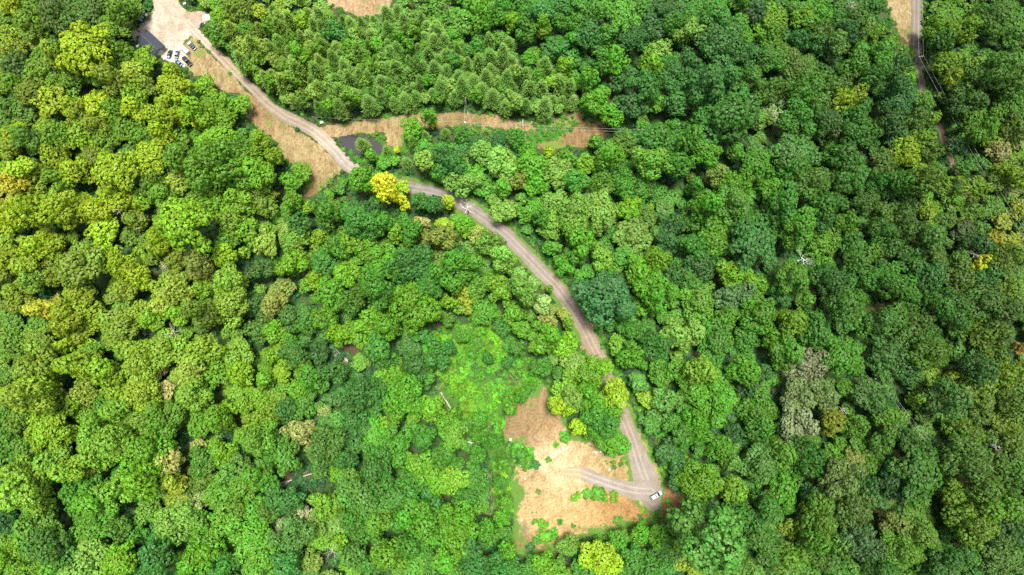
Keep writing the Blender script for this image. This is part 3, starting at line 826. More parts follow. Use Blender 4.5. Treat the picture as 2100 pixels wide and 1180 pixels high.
# offset, scale, then x,y,r,colour[shape] in the enlarged view; shape s spreading, t tall
VIEWS = [
 (0, 0, 3.0, """505,290,150,Ls 330,350,80,PG 60,290,90,O 170,160,90,G 330,60,130,D 520,80,120,D 430,150,90,D 660,170,110,G 800,40,75,Gl 720,60,90,G 600,30,80,D 240,250,70,O 90,400,100,D 250,420,110,G 400,490,100,G 600,430,100,G
 730,300,90,G 880,365,100,Bs 1040,440,100,L 820,430,80,P 730,400,80,G 680,500,90,O 540,420,80,G 870,500,90,O 1060,540,100,Ls 1250,520,120,B 1480,640,95,Bs 1350,610,70,B 1350,700,90,B 1230,700,90,B 1230,760,50,Y 1110,700,60,L 1100,620,60,B
 800,580,100,B 300,600,100,LP 170,560,80,O 420,640,80,L 40,640,60,T 120,690,70,T 60,500,80,G 560,660,100,L 700,650,80,G 840,680,80,L 960,700,90,L 640,720,60,L 570,760,80,O 460,700,70,O 90,810,70,L 180,860,80,T 330,820,100,G 480,830,90,B
 620,850,80,G 760,760,90,G 850,830,90,G 980,830,70,L 1080,850,70,G 700,800,60,T 1310,860,100,B 920,970,120,Ls 1120,960,100,G 1270,990,150,G 1440,930,90,G 1600,860,90,L 1540,950,80,B 1680,960,90,L 1480,1050,100,G 1600,1060,100,B 1780,1110,100,B
 1850,1060,60,B 320,930,90,L 560,960,70,O 450,1040,90,L 130,1030,90,YL 50,1120,80,YA 200,1080,80,O 330,1080,80,G 700,1060,140,Ls 1090,1090,90,P 920,1120,80,G 1250,1140,90,G 40,900,70,O 1400,1140,90,G 1585,60,45,YO 1850,120,60,L 1450,60,60,P
 1840,330,60,B 2040,170,70,T 1330,190,80,G 1440,40,70,O 1340,100,60,B 40,20,60,L 180,20,60,G 250,330,60,G"""),
 (700, 0, 3.0, """530,170,80,C 640,260,90,C 600,380,80,C 780,400,70,C 890,490,90,C 930,600,100,C 1010,660,70,C 1160,560,80,C 1250,410,90,C 1130,410,50,C 1300,620,60,C 1400,550,80,C 980,420,50,C 1030,270,80,C 910,250,70,C 700,230,60,B 830,280,80,G 1300,290,90,T
 1160,350,50,B 1380,400,60,L 1300,490,40,L 1240,160,60,Lt 1050,130,50,Lt 750,130,70,GP 960,90,60,G 840,40,100,B 1000,30,80,G 1130,150,80,G 1230,60,90,T 1350,30,70,T 1440,130,60,G 1540,200,100,T 1590,280,60,B 1730,90,110,GP 1900,130,100,D 2050,130,80,G
 2080,240,60,G 1690,350,100,B 1600,380,70,G 1520,480,70,B 1580,600,90,B 1670,700,65,B 1920,380,90,L 1970,290,70,P 2040,450,110,T 1880,520,90,T 1930,620,70,B 1780,640,90,D 2060,620,90,T 1720,480,70,D 540,715,45,B 430,780,65,BL 440,870,60,C 520,840,50,C
 640,820,75,C 740,820,70,G 890,820,60,C 560,760,25,Y 180,950,55,B 130,890,70,C 280,930,60,C 340,920,28,Y 400,1000,60,C 520,970,70,P 660,980,90,T 590,1050,60,G 860,920,80,P 990,990,100,P 730,1040,90,B 750,1110,90,P 1180,1020,100,B 1140,920,70,B 1280,930,50,YL
 1390,960,80,B 1330,1060,90,P 1500,1000,70,L 1560,870,60,B 1640,960,90,B 1760,880,80,O 1930,980,120,PB 1860,860,90,T 2010,870,130,G 1460,1110,90,G 1610,1100,80,O 1730,1120,90,G 1080,1100,60,AO 1200,1130,80,B 1000,1150,60,B 840,1060,50,B 1070,840,50,G
 980,870,60,D 110,1090,135,B 265,1135,125,Y 360,1150,55,YL 2060,1000,90,G 1850,1150,90,G 1650,200,70,G 1800,230,80,D 1850,40,80,G 1980,50,80,D 1560,60,80,G 1120,50,60,G 1350,120,50,G 1430,230,60,G 1020,1060,70,P"""),
 (1400, 0, 3.0, """40,170,90,P 200,80,110,G 360,150,80,B 540,120,110,L 560,210,80,B 820,60,110,B 740,90,70,L 960,90,80,G 1040,180,90,T 1080,90,70,O 1150,130,60,P 1160,200,60,L 250,240,140,T 60,370,90,D 430,320,80,T 150,500,130,T 270,460,80,T 420,490,80,G 560,360,80,G
 700,390,110,O 850,270,60,T 850,190,70,O 960,270,90,O 1080,240,60,AO 1090,380,90,B 880,420,50,G 740,230,60,T 1240,330,90,B 1200,450,90,G 1330,380,80,T 1290,250,70,L 560,540,90,O 750,540,100,G 960,520,80,O 1030,600,90,LY 1340,620,110,T 1320,540,70,T 280,700,170,TG
 380,740,80,B 560,690,70,P 720,720,110,G 890,740,90,DO 1080,730,110,G 870,800,70,O 1150,820,80,G 700,930,130,TP 460,1000,110,Bs 130,930,100,B 60,850,90,G 990,950,100,G 1390,920,85,YL 1320,820,70,T 1500,610,65,B 1550,720,60,L 1440,720,70,O 1290,740,80,DO
 1480,840,70,L 1530,910,65,OL 1240,990,80,O 1500,1090,100,LO 700,1040,90,G 820,1110,110,PG 980,1090,90,G 1080,1130,80,G 220,1090,80,OA 330,1130,90,B 90,1140,60,G 1230,1120,80,G 1350,1130,80,G 560,1140,80,B 1570,140,80,L 1760,160,100,L 1930,110,110,G 2060,220,90,G
 1640,380,90,L 1720,480,80,LY 1920,430,110,OG 1780,590,100,G 2060,500,100,G 1610,250,80,G 1860,760,110,B 1900,830,70,L 1990,660,90,G 2060,780,90,O 1690,890,80,D 2050,1060,100,L 1960,920,70,PS 1740,1030,80,G 1800,1150,90,L 1630,1140,60,L 1950,1110,80,O 460,60,70,D
 620,30,70,G 1180,40,70,G 1700,640,70,D 1580,560,..""".replace("1580,560,..", "")),
 (0, 393, 3.0, """50,150,90,L 180,100,100,L 380,110,110,L 580,100,110,L 740,40,70,L 630,240,100,LY 860,30,80,B 830,170,70,O 1130,190,160,Bs 1000,40,80,G 1240,40,80,O 1420,50,110,B 1290,100,70,B 1400,180,70,PO 1500,220,70,B 1600,60,90,O 1800,60,90,B 1890,90,40,L
 2000,120,100,G 1830,190,70,T 1620,310,90,P 1810,290,85,GP 1960,280,50,L 1380,290,80,G 1370,390,75,L 2060,330,70,G 950,300,80,L 1180,360,60,T 200,330,90,L 310,330,70,L 460,440,140,TP 150,440,90,LO 640,390,90,LY 720,440,80,L 170,550,80,TP 840,520,80,L
 1210,460,90,OA 1400,520,100,BP 1070,600,90,P 1240,600,60,B 750,600,80,LA 1390,680,130,BP 980,690,70,P 1080,750,80,B 250,720,75,YA 60,620,90,O 470,640,80,LO 380,760,100,LO 570,760,70,LO 110,680,80,O 1230,760,90,O 830,750,80,PB 700,860,120,PG 460,860,80,OL
 60,930,90,TO 220,920,90,OG 380,950,50,L 180,1080,130,GP 470,1070,110,LB 1000,960,120,PB 840,1040,120,PB 1210,980,100,PB 1440,1000,110,PB 950,1110,60,S 1150,1100,90,P 1270,1110,100,B 640,1120,100,LB 1470,1120,75,L 1690,680,80,OS 1790,790,80,T 1780,440,90,B
 1930,530,60,L 2000,440,80,T 2030,620,100,BG 1900,780,90,TG 2000,790,75,B 1680,860,70,B 1690,1000,80,BL 1800,980,80,T 1870,1060,40,L 1730,1110,60,L 1570,850,90,DO 1560,690,80,D 2030,1110,80,T 1950,1000,60,D 2080,880,60,L 850,1160,80,P 300,1170,60,YL
 1620,1150,70,B 1900,1140,70,G 930,800,70,B 320,500,70,O 560,1000,70,G 1050,430,70,O 1580,480,80,D 30,420,70,LO 20,520,70,O"""),
 (700, 393, 3.0, """110,180,110,GT 250,180,80,G 50,300,90,BL 160,330,80,B 330,260,50,L 370,50,70,Y 170,90,60,D 480,60,90,GD 570,70,80,T 660,60,40,LY 760,210,60,BL 490,190,50,AS 600,270,90,AO 420,250,80,G 840,260,60,PA 900,310,70,PO 980,330,60,O 990,420,80,P 700,470,130,GB
 430,430,120,T 280,440,110,B 40,500,90,LB 160,540,90,G 540,560,90,GT 440,680,140,BL 230,620,100,G 190,780,100,BL 90,880,80,BL 280,840,80,B 650,790,60,O 940,540,60,B 980,600,70,LP 830,570,70,O 770,620,70,LA 660,680,50,L 880,730,80,BG 1130,600,95,PO
 1235,690,65,PS 1060,740,80,LP 990,830,60,GT 1110,840,60,BL 1280,600,35,B 1270,790,50,AP 1370,750,55,PA 1400,810,55,PL 1270,900,80,BL 1370,940,70,L 1210,950,60,PL 1430,1060,70,P 1260,1080,70,G 1550,1050,55,PL 1620,1080,50,L 1620,650,165,DTr 1000,110,75,P 1120,130,50,B
 1280,200,90,PB 1450,120,110,P 1600,100,110,P 1770,100,70,L 1460,270,100,B 1570,200,80,P 1800,270,110,P 1600,390,80,PB 1750,400,70,G 1440,380,60,G 1840,490,100,BL 1940,600,120,B 1960,420,80,L 2040,200,80,D 2060,520,70,T 1380,450,60,B 1770,840,60,G 2060,880,100,P
 1960,940,90,GT 1790,1010,70,B 2050,1100,70,B 220,980,100,TG 300,1110,90,BL 470,1080,110,GT 1880,150,70,O 1330,60,80,P 60,660,80,G 1880,690,70,B 2000,330,80,D 1220,150,60,G 1690,250,60,G 700,380,60,T"""),
 (1400, 393, 3.0, """150,60,90,B 320,60,110,PG 420,180,80,G 620,80,110,TB 570,170,70,B 450,310,150,T 200,280,110,B 60,320,90,GT 130,440,110,T 340,500,110,L 490,570,80,BL 320,630,100,ST 680,520,110,B 720,220,110,B 860,80,90,G 880,170,80,T 880,300,90,BL 1030,180,80,BL
 1130,60,80,GO 1250,110,80,O 1380,110,80,O 1510,120,55,YL 1740,190,45,YL 1640,170,60,O 1540,270,100,GO 1390,240,80,O 1250,230,80,G 1160,370,80,GL 1290,330,80,G 1060,320,70,G 1740,250,70,AD 1930,280,40,YA 1860,430,55,Y 1790,110,80,GL 2050,380,80,LO
 1550,520,100,T 1730,520,100,O 1300,560,110,TB 1080,440,80,G 940,540,110,TG 990,680,100,OG 1100,650,60,B 1210,790,80,PT 1130,810,70,B 1350,790,110,GB 1480,790,90,O 1680,700,110,TG 1760,600,70,O 1900,500,90,T 1880,680,110,OT 2020,720,90,OT 2040,600,80,LO
 1870,890,90,OL 690,790,90,L 750,660,60,BO 610,640,70,T 480,750,110,B 100,680,110,PB 50,560,70,G 60,870,80,P 200,920,110,BT 570,890,80,BL 630,990,100,B 820,850,100,G 850,930,80,B 400,1090,95,B 130,1100,100,PL 780,1060,100,S 1000,1010,120,B 1280,1000,100,TP
 1370,1090,80,T 1550,1000,110,OB 1690,1140,50,LY 1830,1080,90,T 2020,1120,90,LO 2080,960,40,A 180,140,80,B 950,60,70,G 1420,640,90,G 1580,690,80,G 1720,830,80,G 1820,310,80,T 1960,880,80,O 290,760,80,B 400,880,80,G 1500,900,80,G 1950,1010,80,O 1430,430,90,G
 1580,420,80,O 1850,780,70,L 40,180,70,G 280,180,60,B 1960,420,70,O"""),
 (0, 786, 2.994, """150,80,130,PL 480,60,80,P 700,40,90,LB 850,60,110,PL 1000,40,60,S 1170,80,110,BP 300,150,100,BL 270,290,110,Ls 400,310,60,L 620,150,80,G 690,180,80,PG 830,240,110,BP 1000,220,110,OG 1210,250,90,B 1330,230,80,B 920,320,60,PO 1030,330,40,O
 1390,160,50,L 570,310,90,PBt 700,380,100,PB 560,450,90,PB 330,460,90,PBt 440,520,90,PL 110,530,90,PLt 220,560,70,B 130,680,130,PLt 420,680,80,G 560,640,80,G 690,650,100,PB 600,740,100,Bt 870,430,120,B 1010,480,75,AS 870,590,100,BL 1060,630,70,LA
 1230,480,90,BT 1220,620,80,O 1430,530,90,PT 1350,430,80,BL 1220,730,60,SP 1350,680,120,BO 1500,650,80,OB 1600,210,90,LP 1570,340,110,PB 1830,300,90,SA 1810,40,60,B 1850,130,80,G 1990,390,110,PT 2060,250,70,PT 1730,430,100,TB 1620,610,70,BT 2060,540,50,BL
 2000,750,90,PL 1840,820,75,S 1790,940,110,PT 1920,890,60,P 1650,800,60,O 1400,880,70,PB 1550,910,90,B 1500,1010,90,PB 1600,1060,110,B 1230,880,100,BO 1240,1040,90,LB 1050,860,110,P 890,790,80,PB 940,1080,100,T 720,1090,90,L 800,920,80,G 540,920,110,B
 520,1090,120,P 200,900,140,BO 280,1030,120,OT 310,1130,80,PB 50,1060,70,L 40,860,60,D 1140,1120,90,B 1380,1120,80,TG 1740,1110,90,T 1900,1100,60,AG 100,220,70,O 40,400,80,G 150,400,90,GO 320,570,60,B 1570,590,80,B 1730,170,80,T 1770,730,80,T 650,440,70,B
 700,900,80,O 120,1000,70,L 1440,780,60,O 2070,980,50,L 60,310,60,G 950,1000,70,T 1690,700,70,T 30,750,60,D"""),
 (700, 786, 2.994, """380,70,110,B 540,150,90,LB 650,230,100,B 270,260,50,L 190,320,90,BG 320,390,110,GB 690,330,90,BP 840,440,80,G 820,600,80,G 470,520,100,LB 210,530,110,TG 690,600,80,PL 130,720,120,TP 340,690,110,TG 240,850,80,OL 500,880,130,GB 720,850,110,LB
 680,960,90,OL 150,930,80,G 310,1060,100,LO 620,1100,80,B 780,1020,70,T 900,920,60,GB 1010,1040,80,B 80,250,80,T 70,360,70,T 30,620,80,PG 50,1060,80,PT 450,1000,90,G 110,60,90,T 200,50,80,T 1240,1110,75,BL 1400,1000,90,PO 1600,1090,110,YL 1710,960,70,GB
 1960,940,90,B 1990,1010,80,T 2050,1030,60,LY 1330,130,60,YL 1450,120,60,P 1560,110,65,B 1690,70,75,YL 1470,260,55,YL 1580,330,50,L 1640,260,75,GT 1690,375,70,B 1600,190,60,G 2010,100,80,TP 2040,250,60,G 2070,620,80,D 590,620,80,BL 560,760,90,T 330,180,80,B
 500,320,80,G 420,610,80,G 370,840,70,G 960,1120,80,T 820,1130,80,T 1840,930,70,B 1800,1090,80,G 60,830,70,G 180,1130,80,G 760,720,60,G 640,440,70,G 1400,60,55,PL 1000,920,50,G 2060,860,80,D 1500,1150,70,G 1900,1130,80,G 30,480,60,T 1160,1140,60,G"""),
 (1400, 786, 2.994, """200,120,120,B 480,170,110,B 100,260,80,B 740,70,110,SP 720,220,110,S 890,110,80,OS 1180,80,115,PT 1260,190,80,LB 1060,270,70,BL 940,250,75,AL 1000,40,60,LB 240,390,80,B 480,300,80,BT 620,430,90,PB 480,510,120,PT 300,490,60,PO 120,620,110,LB
 320,650,75,PL 620,640,100,B 530,750,80,G 700,540,60,G 930,430,60,BL 800,470,90,G 1060,470,60,PA 1150,490,60,LB 1000,590,110,SO 1070,750,120,OP 1270,330,90,BO 1450,560,150,GB 1690,690,75,LO 1290,880,80,OA 1450,930,120,OL 1350,1040,110,BL 1130,980,90,TS
 860,830,110,PB 830,980,80,B 1000,980,90,PB 680,900,60,YO 500,980,100,GO 660,1080,100,OL 190,960,190,PT 350,790,70,G 1210,1110,80,G 860,1090,60,O 1780,470,120,PT 1950,520,80,OG 1740,290,80,OL 1640,90,110,TP 1870,170,80,O 1500,190,60,P 1830,50,100,OP
 2040,120,80,O 2000,240,80,OL 1830,880,120,PB 1880,790,80,BL 1870,640,90,GO 2020,760,90,B 2040,920,90,T 1650,1100,110,TG 1990,1080,110,PT 60,40,80,B 950,1140,70,G 1300,620,80,D 1380,350,60,G 1460,100,60,L 140,770,70,T 1700,880,80,G 20,330,70,G 1540,1130,90,G
 650,270,60,D 800,690,70,D 440,870,70,T 1150,640,80,T 2050,400,70,O 2040,600,80,G 330,300,60,D 420,60,70,D"""),
]

VIEWS.append((0, 0, 1.0, """1152,800,19,PLk 1174,812,22,Pk 1168,836,15,YLk 1202,800,20,Bk 1196,830,18,BGk 1216,852,23,Gk 1240,872,25,GTk 1250,904,22,Bk 1262,848,17,Bk 1218,886,17,BGk 1226,822,18,Lk 1196,868,13,GBk 1172,772,17,PLk 1200,762,18,PBk 1222,778,17,BLk
 880,740,20,GTk 872,770,18,Gk 905,742,17,Tk 890,705,18,GTk 920,712,15,Tk 948,690,14,BGk 1072,812,14,BGk 1046,838,13,Bk 985,862,15,BGk 1098,752,15,Gk 1060,715,15,Gk 1040,742,11,Tk 1000,735,11,TGk
 1030,950,13,BGk 1022,990,12,Gk 1036,1030,14,Bk 1030,1062,15,Bk 1012,905,15,Gk 982,895,14,BGk 955,872,13,Gk 935,850,12,BGk"""))
trees = []          # dict(px,py,rpx,code,shape)
for ox, oy, sc_, txt in VIEWS:
    for tok in txt.split():
        p = tok.split(",")
        if len(p) != 4:
            continue
        code = p[3].rstrip("strlk"); shp = p[3][len(code):]
        trees.append(dict(px=ox + float(p[0]) / sc_, py=oy + float(p[1]) / sc_, rpx=float(p[2]) / sc_, code=code, shape=shp))

rng = np.random.default_rng(21)


def tint_of(code, rng, jitter=.10):
    c = np.exp(np.mean([np.log(PAL[k]) for k in code], 0))
    c = c * (1 + rng.normal(0, jitter)) * (1 + rng.normal(0, .04, 3))
    return tuple(np.clip(c, .004, .9))


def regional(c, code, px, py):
    """shifts crown tints by place in the frame: yellower to the left, darker to the right; crowns of one stand are alike"""
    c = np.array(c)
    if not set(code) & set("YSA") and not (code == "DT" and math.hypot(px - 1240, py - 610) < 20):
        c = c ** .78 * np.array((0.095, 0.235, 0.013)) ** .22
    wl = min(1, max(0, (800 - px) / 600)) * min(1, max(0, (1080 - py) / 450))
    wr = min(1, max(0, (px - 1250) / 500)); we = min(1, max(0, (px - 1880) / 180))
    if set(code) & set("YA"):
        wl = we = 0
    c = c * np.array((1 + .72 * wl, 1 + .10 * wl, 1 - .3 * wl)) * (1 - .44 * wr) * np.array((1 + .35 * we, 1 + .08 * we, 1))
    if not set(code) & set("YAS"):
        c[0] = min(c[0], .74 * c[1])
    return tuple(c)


def place(t, rng):
    """stand a tree so that its crown is seen where the photograph shows it"""
    r = t["rpx"] / 4.75
    if t["code"] == "C":
        r = min(3.6, max(2.0, r * .55))
        pr = PROTO["pine"][rng.integers(len(PROTO["pine"]))]
        s = r / pr["R"]; hmid = pr["H"] * s * .55
        s_z = rng.uniform(.72, 1.22)
        hmid *= s_z
    else:
        shp = {"s": "spread", "t": "tall", "r": "round"}.get(t["shape"]) or ("tall" if rng.random() < .22 else "spread" if rng.random() < .12 else "round")
        r *= 1.06
        pr = pick_proto(shp, r, rng)
        s_z = rng.uniform(.78, 1.36) if t["shape"] != "l" else .6
        s = r / pr["R"]; hmid = (pr["zc"] + .3 * pr["R"]) * s * s_z
    x, y = ground_at(t["px"], t["py"], hmid)
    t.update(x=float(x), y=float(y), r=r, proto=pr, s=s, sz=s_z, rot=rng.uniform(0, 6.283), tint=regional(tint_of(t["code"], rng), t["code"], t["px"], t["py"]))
    t["z"] = float(height(t["x"], t["y"])) - 0.05


VIS_ROADS = [MAIN_ROAD[:13], MAIN_ROAD[15:31], MAIN_ROAD[34:], SIDE_ROAD[:7], [(1926, 264, 12), (1946, 312, 12)], [(1954, 338, 11), (1968, 364, 11)]]
VIS_POLYS = [CLEARING_PX, LOGSIDE_PX, BRUSH_PX, FIELD_PX, STRIP_PX, PATCH_PX, GREENFLAT_PX, LOT_PX, VERGE_PX, TOPBARE_PX, POND_PX, [(280, 85), (303, 62), (338, 95), (320, 108)], [(330, 105), (360, 95), (372, 80), (400, 84), (402, 140), (372, 140), (345, 124)]]


def view_dist(px, py):
    """how far (in photo pixels) a point lies outside the roads and openings that the photo shows uncovered"""
    px = np.asarray(px, float); py = np.asarray(py, float)
    d = np.full(px.shape, 1e9)
    for p in VIS_POLYS:
        d = np.minimum(d, poly_sdf(px, py, p))
    for p in VIS_ROADS:
        q, par, _ = seg_dist(px, py, [k[:2] for k in p])
        d = np.minimum(d, q - np.interp(par, np.arange(len(p)), [k[2] * .5 for k in p]))
    return d


_vd = view_dist([t["px"] for t in trees], [t["py"] for t in trees])
for t, d in zip(trees, _vd):
    if 0 < d < .9 * t["rpx"] and t["shape"] != "k":
        t["rpx"] = max(d / 1.0, .66 * t["rpx"])
    place(t, rng)

# pines filling the young plantation north of the strip
PINE_PX = [(436, 66), (470, 40), (520, 45), (600, 20), (670, 36), (740, 48), (830, 20), (900, 60), (960, 95), (1050, 120), (1120, 150), (1178, 190), (1180, 226), (1100, 236), (1000, 226), (940, 215),
           (860, 222), (780, 232), (700, 240), (640, 242), (596, 225), (560, 190), (520, 150), (480, 112)]
pines = [t for t in trees if t["code"] == "C"]
others = [t for t in trees if t["code"] != "C"]
tries = 0
while tries < 900 and sum(1 for t in trees if t.get("mixed")) < 75:
    tries += 1
    px = rng.uniform(430, 1185); py = rng.uniform(15, 240)
    if poly_sdf(np.array([px]), np.array([py]), PINE_PX)[0] > 0:
        continue
    t = dict(px=px, py=py, rpx=rng.uniform(11, 17), code=("P", "G", "B", "LG", "O", "BO", "PC")[rng.integers(7)], shape="t" if rng.random() < .5 else "", mixed=True)
    place(t, rng)
    if view_dist(*to_px(t["x"], t["y"], t["z"])) < 9 or any((q["x"] - t["x"]) ** 2 + (q["y"] - t["y"]) ** 2 < (q["r"] + t["r"] * .6) ** 2 for q in trees if q["rpx"] < 60):
        continue
    trees.append(t)
pw = np.array(PINE_PX, float)
while tries < 5000 and len(pines) < 285:
    tries += 1
    px = rng.uniform(430, 1185); py = rng.uniform(15, 244)
    if poly_sdf(np.array([px]), np.array([py]), PINE_PX)[0] > 0:
        continue
    x, y = ground_at(px, py, 7.0)
    if view_dist(*to_px(float(x), float(y), float(height(x, y)))) < 12:
        continue
    if any((t["x"] - x) ** 2 + (t["y"] - y) ** 2 < (rng.uniform(3.0, 5.0) if t["code"] == "C" else t["r"] * .9) ** 2 for t in trees):
        continue
    t = dict(px=px, py=py, rpx=rng.uniform(15, 36), code="C", shape="")
    place(t, rng)
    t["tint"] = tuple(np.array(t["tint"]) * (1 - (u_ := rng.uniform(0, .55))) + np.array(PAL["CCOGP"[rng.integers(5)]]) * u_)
    trees.append(t); pines.append(t)

# ---- keep open ground clear; fill the rest of the wood with smaller trees
ROADS_W = ROADS
OPEN_W = OPEN


def open_dist(x, y):
    d = np.full(np.shape(x), 1e9)
    for w in OPEN_W:
        d = np.minimum(d, poly_sdf(x, y, w))
    for w, hw in ROADS_W:
        q, par, _ = seg_dist(x, y, w)
        d = np.minimum(d, q - np.interp(par, np.arange(len(hw)), hw))
    return d


HOLLOWS = [(605, 975, 42), (690, 728, 40), (565, 640, 22), (555, 560, 18), (385, 640, 18), (1330, 640, 30), (1490, 890, 34), (1620, 520, 36), (1770, 680, 34), (1850, 820, 30), (1870, 900, 34), (1660, 980, 24),
           (455, 880, 26), (1390, 770, 26), (1250, 470, 18), (1590, 860, 24), (760, 760, 24), (640, 1010, 26), (690, 1150, 30), (1470, 300, 26), (1590, 290, 28), (1290, 240, 30), (1450, 340, 22), (520, 700, 22), (1970, 690, 24), (1000, 230, 14), (1080, 225, 14), (1245, 200, 22), (340, 950, 20), (150, 920, 18)]
fill = []
cell = {}


def grid_add(t):
    cell.setdefault((int(t["x"] // 8), int(t["y"] // 8)), []).append(t)


for t in trees:
    grid_add(t)
ann = [t for t in trees if t["code"] not in ("C", "Y", "A")]
ax_ = np.array([t["x"] for t in ann]); ay_ = np.array([t["y"] for t in ann])
for rr, ntry in ((4.6, 9000), (3.4, 14000), (2.5, 16000)):
    cx = rng.uniform(-262, 262, ntry); cy = rng.uniform(-108, 236, ntry)
    od = open_dist(cx, cy)
    gap = fbm(cx, cy, 23, 3)
    hpx, hpy = to_px(cx, cy, height(cx, cy) + 8)
    hol = np.min([np.hypot(hpx - a, hpy - b) / c for a, b, c in HOLLOWS], 0)
    for x, y, d, gp, hl_ in zip(cx, cy, od, gap, hol):
        if (gp > .30 and rr > 2.6) or hl_ < 1:
            continue
        r = rr * rng.uniform(.85, 1.15)
        if d < r * .75 + .4:
            continue
        ok = True
        gx, gy = int(x // 8), int(y // 8)
        for i in range(gx - 2, gx + 3):
            for j in range(gy - 2, gy + 3):
                for q in cell.get((i, j), ()):
                    if (q["x"] - x) ** 2 + (q["y"] - y) ** 2 < (0.66 * (q["r"] + r)) ** 2:
                        ok = False
                        break
                if not ok:
                    break
            if not ok:
                break
        if not ok:
            continue
        vx, vy = to_px(x, y, float(height(x, y)) + 1.5 * r + 4)
        if view_dist(vx, vy) < 5.0 * r * .95:
            continue
        dd = (ax_ - x) ** 2 + (ay_ - y) ** 2
        near = np.argpartition(dd, 3)[:3]
        src = ann[near[rng.integers(3)]]
        shp = ("tall" if rng.random() < .3 else "round")
        pr = pick_proto(shp, r, rng)
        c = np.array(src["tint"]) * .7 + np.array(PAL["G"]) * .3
        t = dict(x=float(x), y=float(y), r=r, proto=pr, s=r / pr["R"], sz=rng.uniform(.45, .85), rot=rng.uniform(0, 6.283), tint=tuple(c), code="G", shape="", fill=True)
        t["z"] = float(height(x, y)) - .05
        fill.append(t); grid_add(t)

broad = [t for t in trees if t["code"] != "C"]
inside = [t for t in broad if -5 < t["px"] < 2105 and -5 < t["py"] < 1185]
inside.sort(key=lambda t: -(t["rpx"] + (40 if "Y" in t["code"] else 0)))
solo = inside[:300]
solo_ids = {id(t) for t in solo}
mass = [t for t in broad if id(t) not in solo_ids] + fill

# ------------------------------------------------------------------ labels
LAND = [("the dark-roofed barn", 308, 86), ("the black pickup", 383, 126), ("the pond", 740, 297), ("the road fork", 655, 268), ("the big golden yellow tree", 788, 388),
        ("the bare roadside tree", 958, 425), ("the big dark roadside tree", 1240, 612), ("the white car", 1345, 1016), ("the brushy opening", 980, 765),
        ("the round bare pad", 1095, 860), ("the white dead tree", 1648, 530), ("the grey silvery crown", 1640, 850), ("the far gravel road", 1880, 90), ("the brown bare patch", 1205, 268),
        ("the upper bare clearing", 740, 12), ("the white forked branch", 968, 908), ("the long fallen logs", 1005, 1000), ("the hollow's fallen trunk", 690, 725), ("the dead branch tangle", 610, 985),
        ("the bright spreading tree", 376, 456), ("the amber tree", 83, 633), ("the grey dead tree", 680, 1132), ("the lowest yellow tree", 1234, 1150), ("the pale utility pole", 954, 215),
        ("the vivid spreading tree", 1553, 333), ("the photo's lower left corner", 0, 1180), ("the photo's lower right corner", 2100, 1180), ("the photo's upper right corner", 2100, 0),
        ("the photo's upper left corner", 0, 0), ("the middle of the left edge", 0, 590), ("the middle of the right edge", 2100, 590), ("the middle of the top edge", 1050, 0), ("the far road's yellow crown", 1863, 307),
        ("the widest pale crown", 1463, 1106), ("the broad olive crown", 1884, 973), ("the flat hay field", 600, 300)]
LAND = [l for l in LAND if not l[0].startswith("the flat")]
ORD = ["", "second ", "third ", "fourth ", "fifth ", "sixth ", "seventh ", "eighth ", "ninth ", "tenth ", "eleventh ", "twelfth ", "thirteenth ", "fourteenth ", "fifteenth ", "sixteenth "]


def sector(dx, dy):
    a = math.degrees(math.atan2(-dy, dx)) % 360
    return ["right of", "up and right of", "above", "up and left of", "left of", "down and left of", "below", "down and right of"][int(((a + 22.5) % 360) // 45)]


def colour_word(code):
    if code == "C":
        return WORD["C"]
    if len(code) == 1:
        return WORD[code]
    return {"Y": "yellow", "A": "tan", "S": "greyish", "P": "pale", "L": "yellowish", "O": "olive", "T": "bluish", "B": "bright", "G": "mid", "D": "dark"}[code[0]] + " " + WORD[code[1]] if code[1] not in "Y" else WORD[code[0]] + " and yellow"


def size_word(r):
    return "huge" if r > 43 else "large" if r > 33 else "medium" if r > 25 else "small"


def label_all(ts, noun_of):
    groups = {}
    for t in ts:
        l = min(LAND, key=lambda q: (q[1] - t["px"]) ** 2 + (q[2] - t["py"]) ** 2)
        d = math.hypot(l[1] - t["px"], l[2] - t["py"])
        sec = "at" if d < 14 else sector(t["px"] - l[1], t["py"] - l[2])
        groups.setdefault((noun_of(t), sec, l[0]), []).append((d, t))
    for (noun, sec, l), lst in groups.items():
        lst.sort(key=lambda q: q[0])
        for k, (d, t) in enumerate(lst):
            o = ORD[k] if k < len(ORD) else "outermost "
            t["label"] = f"{o}{noun} {sec} {l}" if len(lst) == 1 or k else f"first {noun} {sec} {l}"
            if len(t["label"].replace("-", " ").split()) > 16:
                t["label"] = t["label"].replace("broadleaf tree", "tree")


SPECIAL = {(788, 378): "huge golden yellow tree crown beside the gravel road bend", (1240, 610): "huge dark blue-green round tree at the edge of the gravel road",
           (376, 456): "large vivid bright green tree with spreading branched crown among olive trees", (1233, 1150): "yellow leafy tree below the sandy clearing at the photo's bottom edge",
           (83, 633): "amber yellow tree standing among olive crowns by the left edge", (1553, 333): "vivid green spreading tree under the dark gaps in the upper right wood",
           (1640, 859): "large silvery grey-green crown speckled with pale seed heads", (168, 97): "huge pale yellow-green branching tree left of the dark-roofed barn"}
label_all(solo, lambda t: f"{size_word(t['rpx'])} {colour_word(t['code'])} " + {"s": "spreading ", "t": "pointed "}.get(t["shape"], "") + "broadleaf tree")
for (sx, sy), lb in SPECIAL.items():
    q = min(solo, key=lambda t: (t["px"] - sx) ** 2 + (t["py"] - sy) ** 2 - 300 * (t["rpx"] > 40))
    q["label"] = lb
label_all(pines, lambda t: ("broad" if t["r"] > 3.1 else "slim" if t["r"] < 2.4 else "mid-sized") + " feathery olive pine")


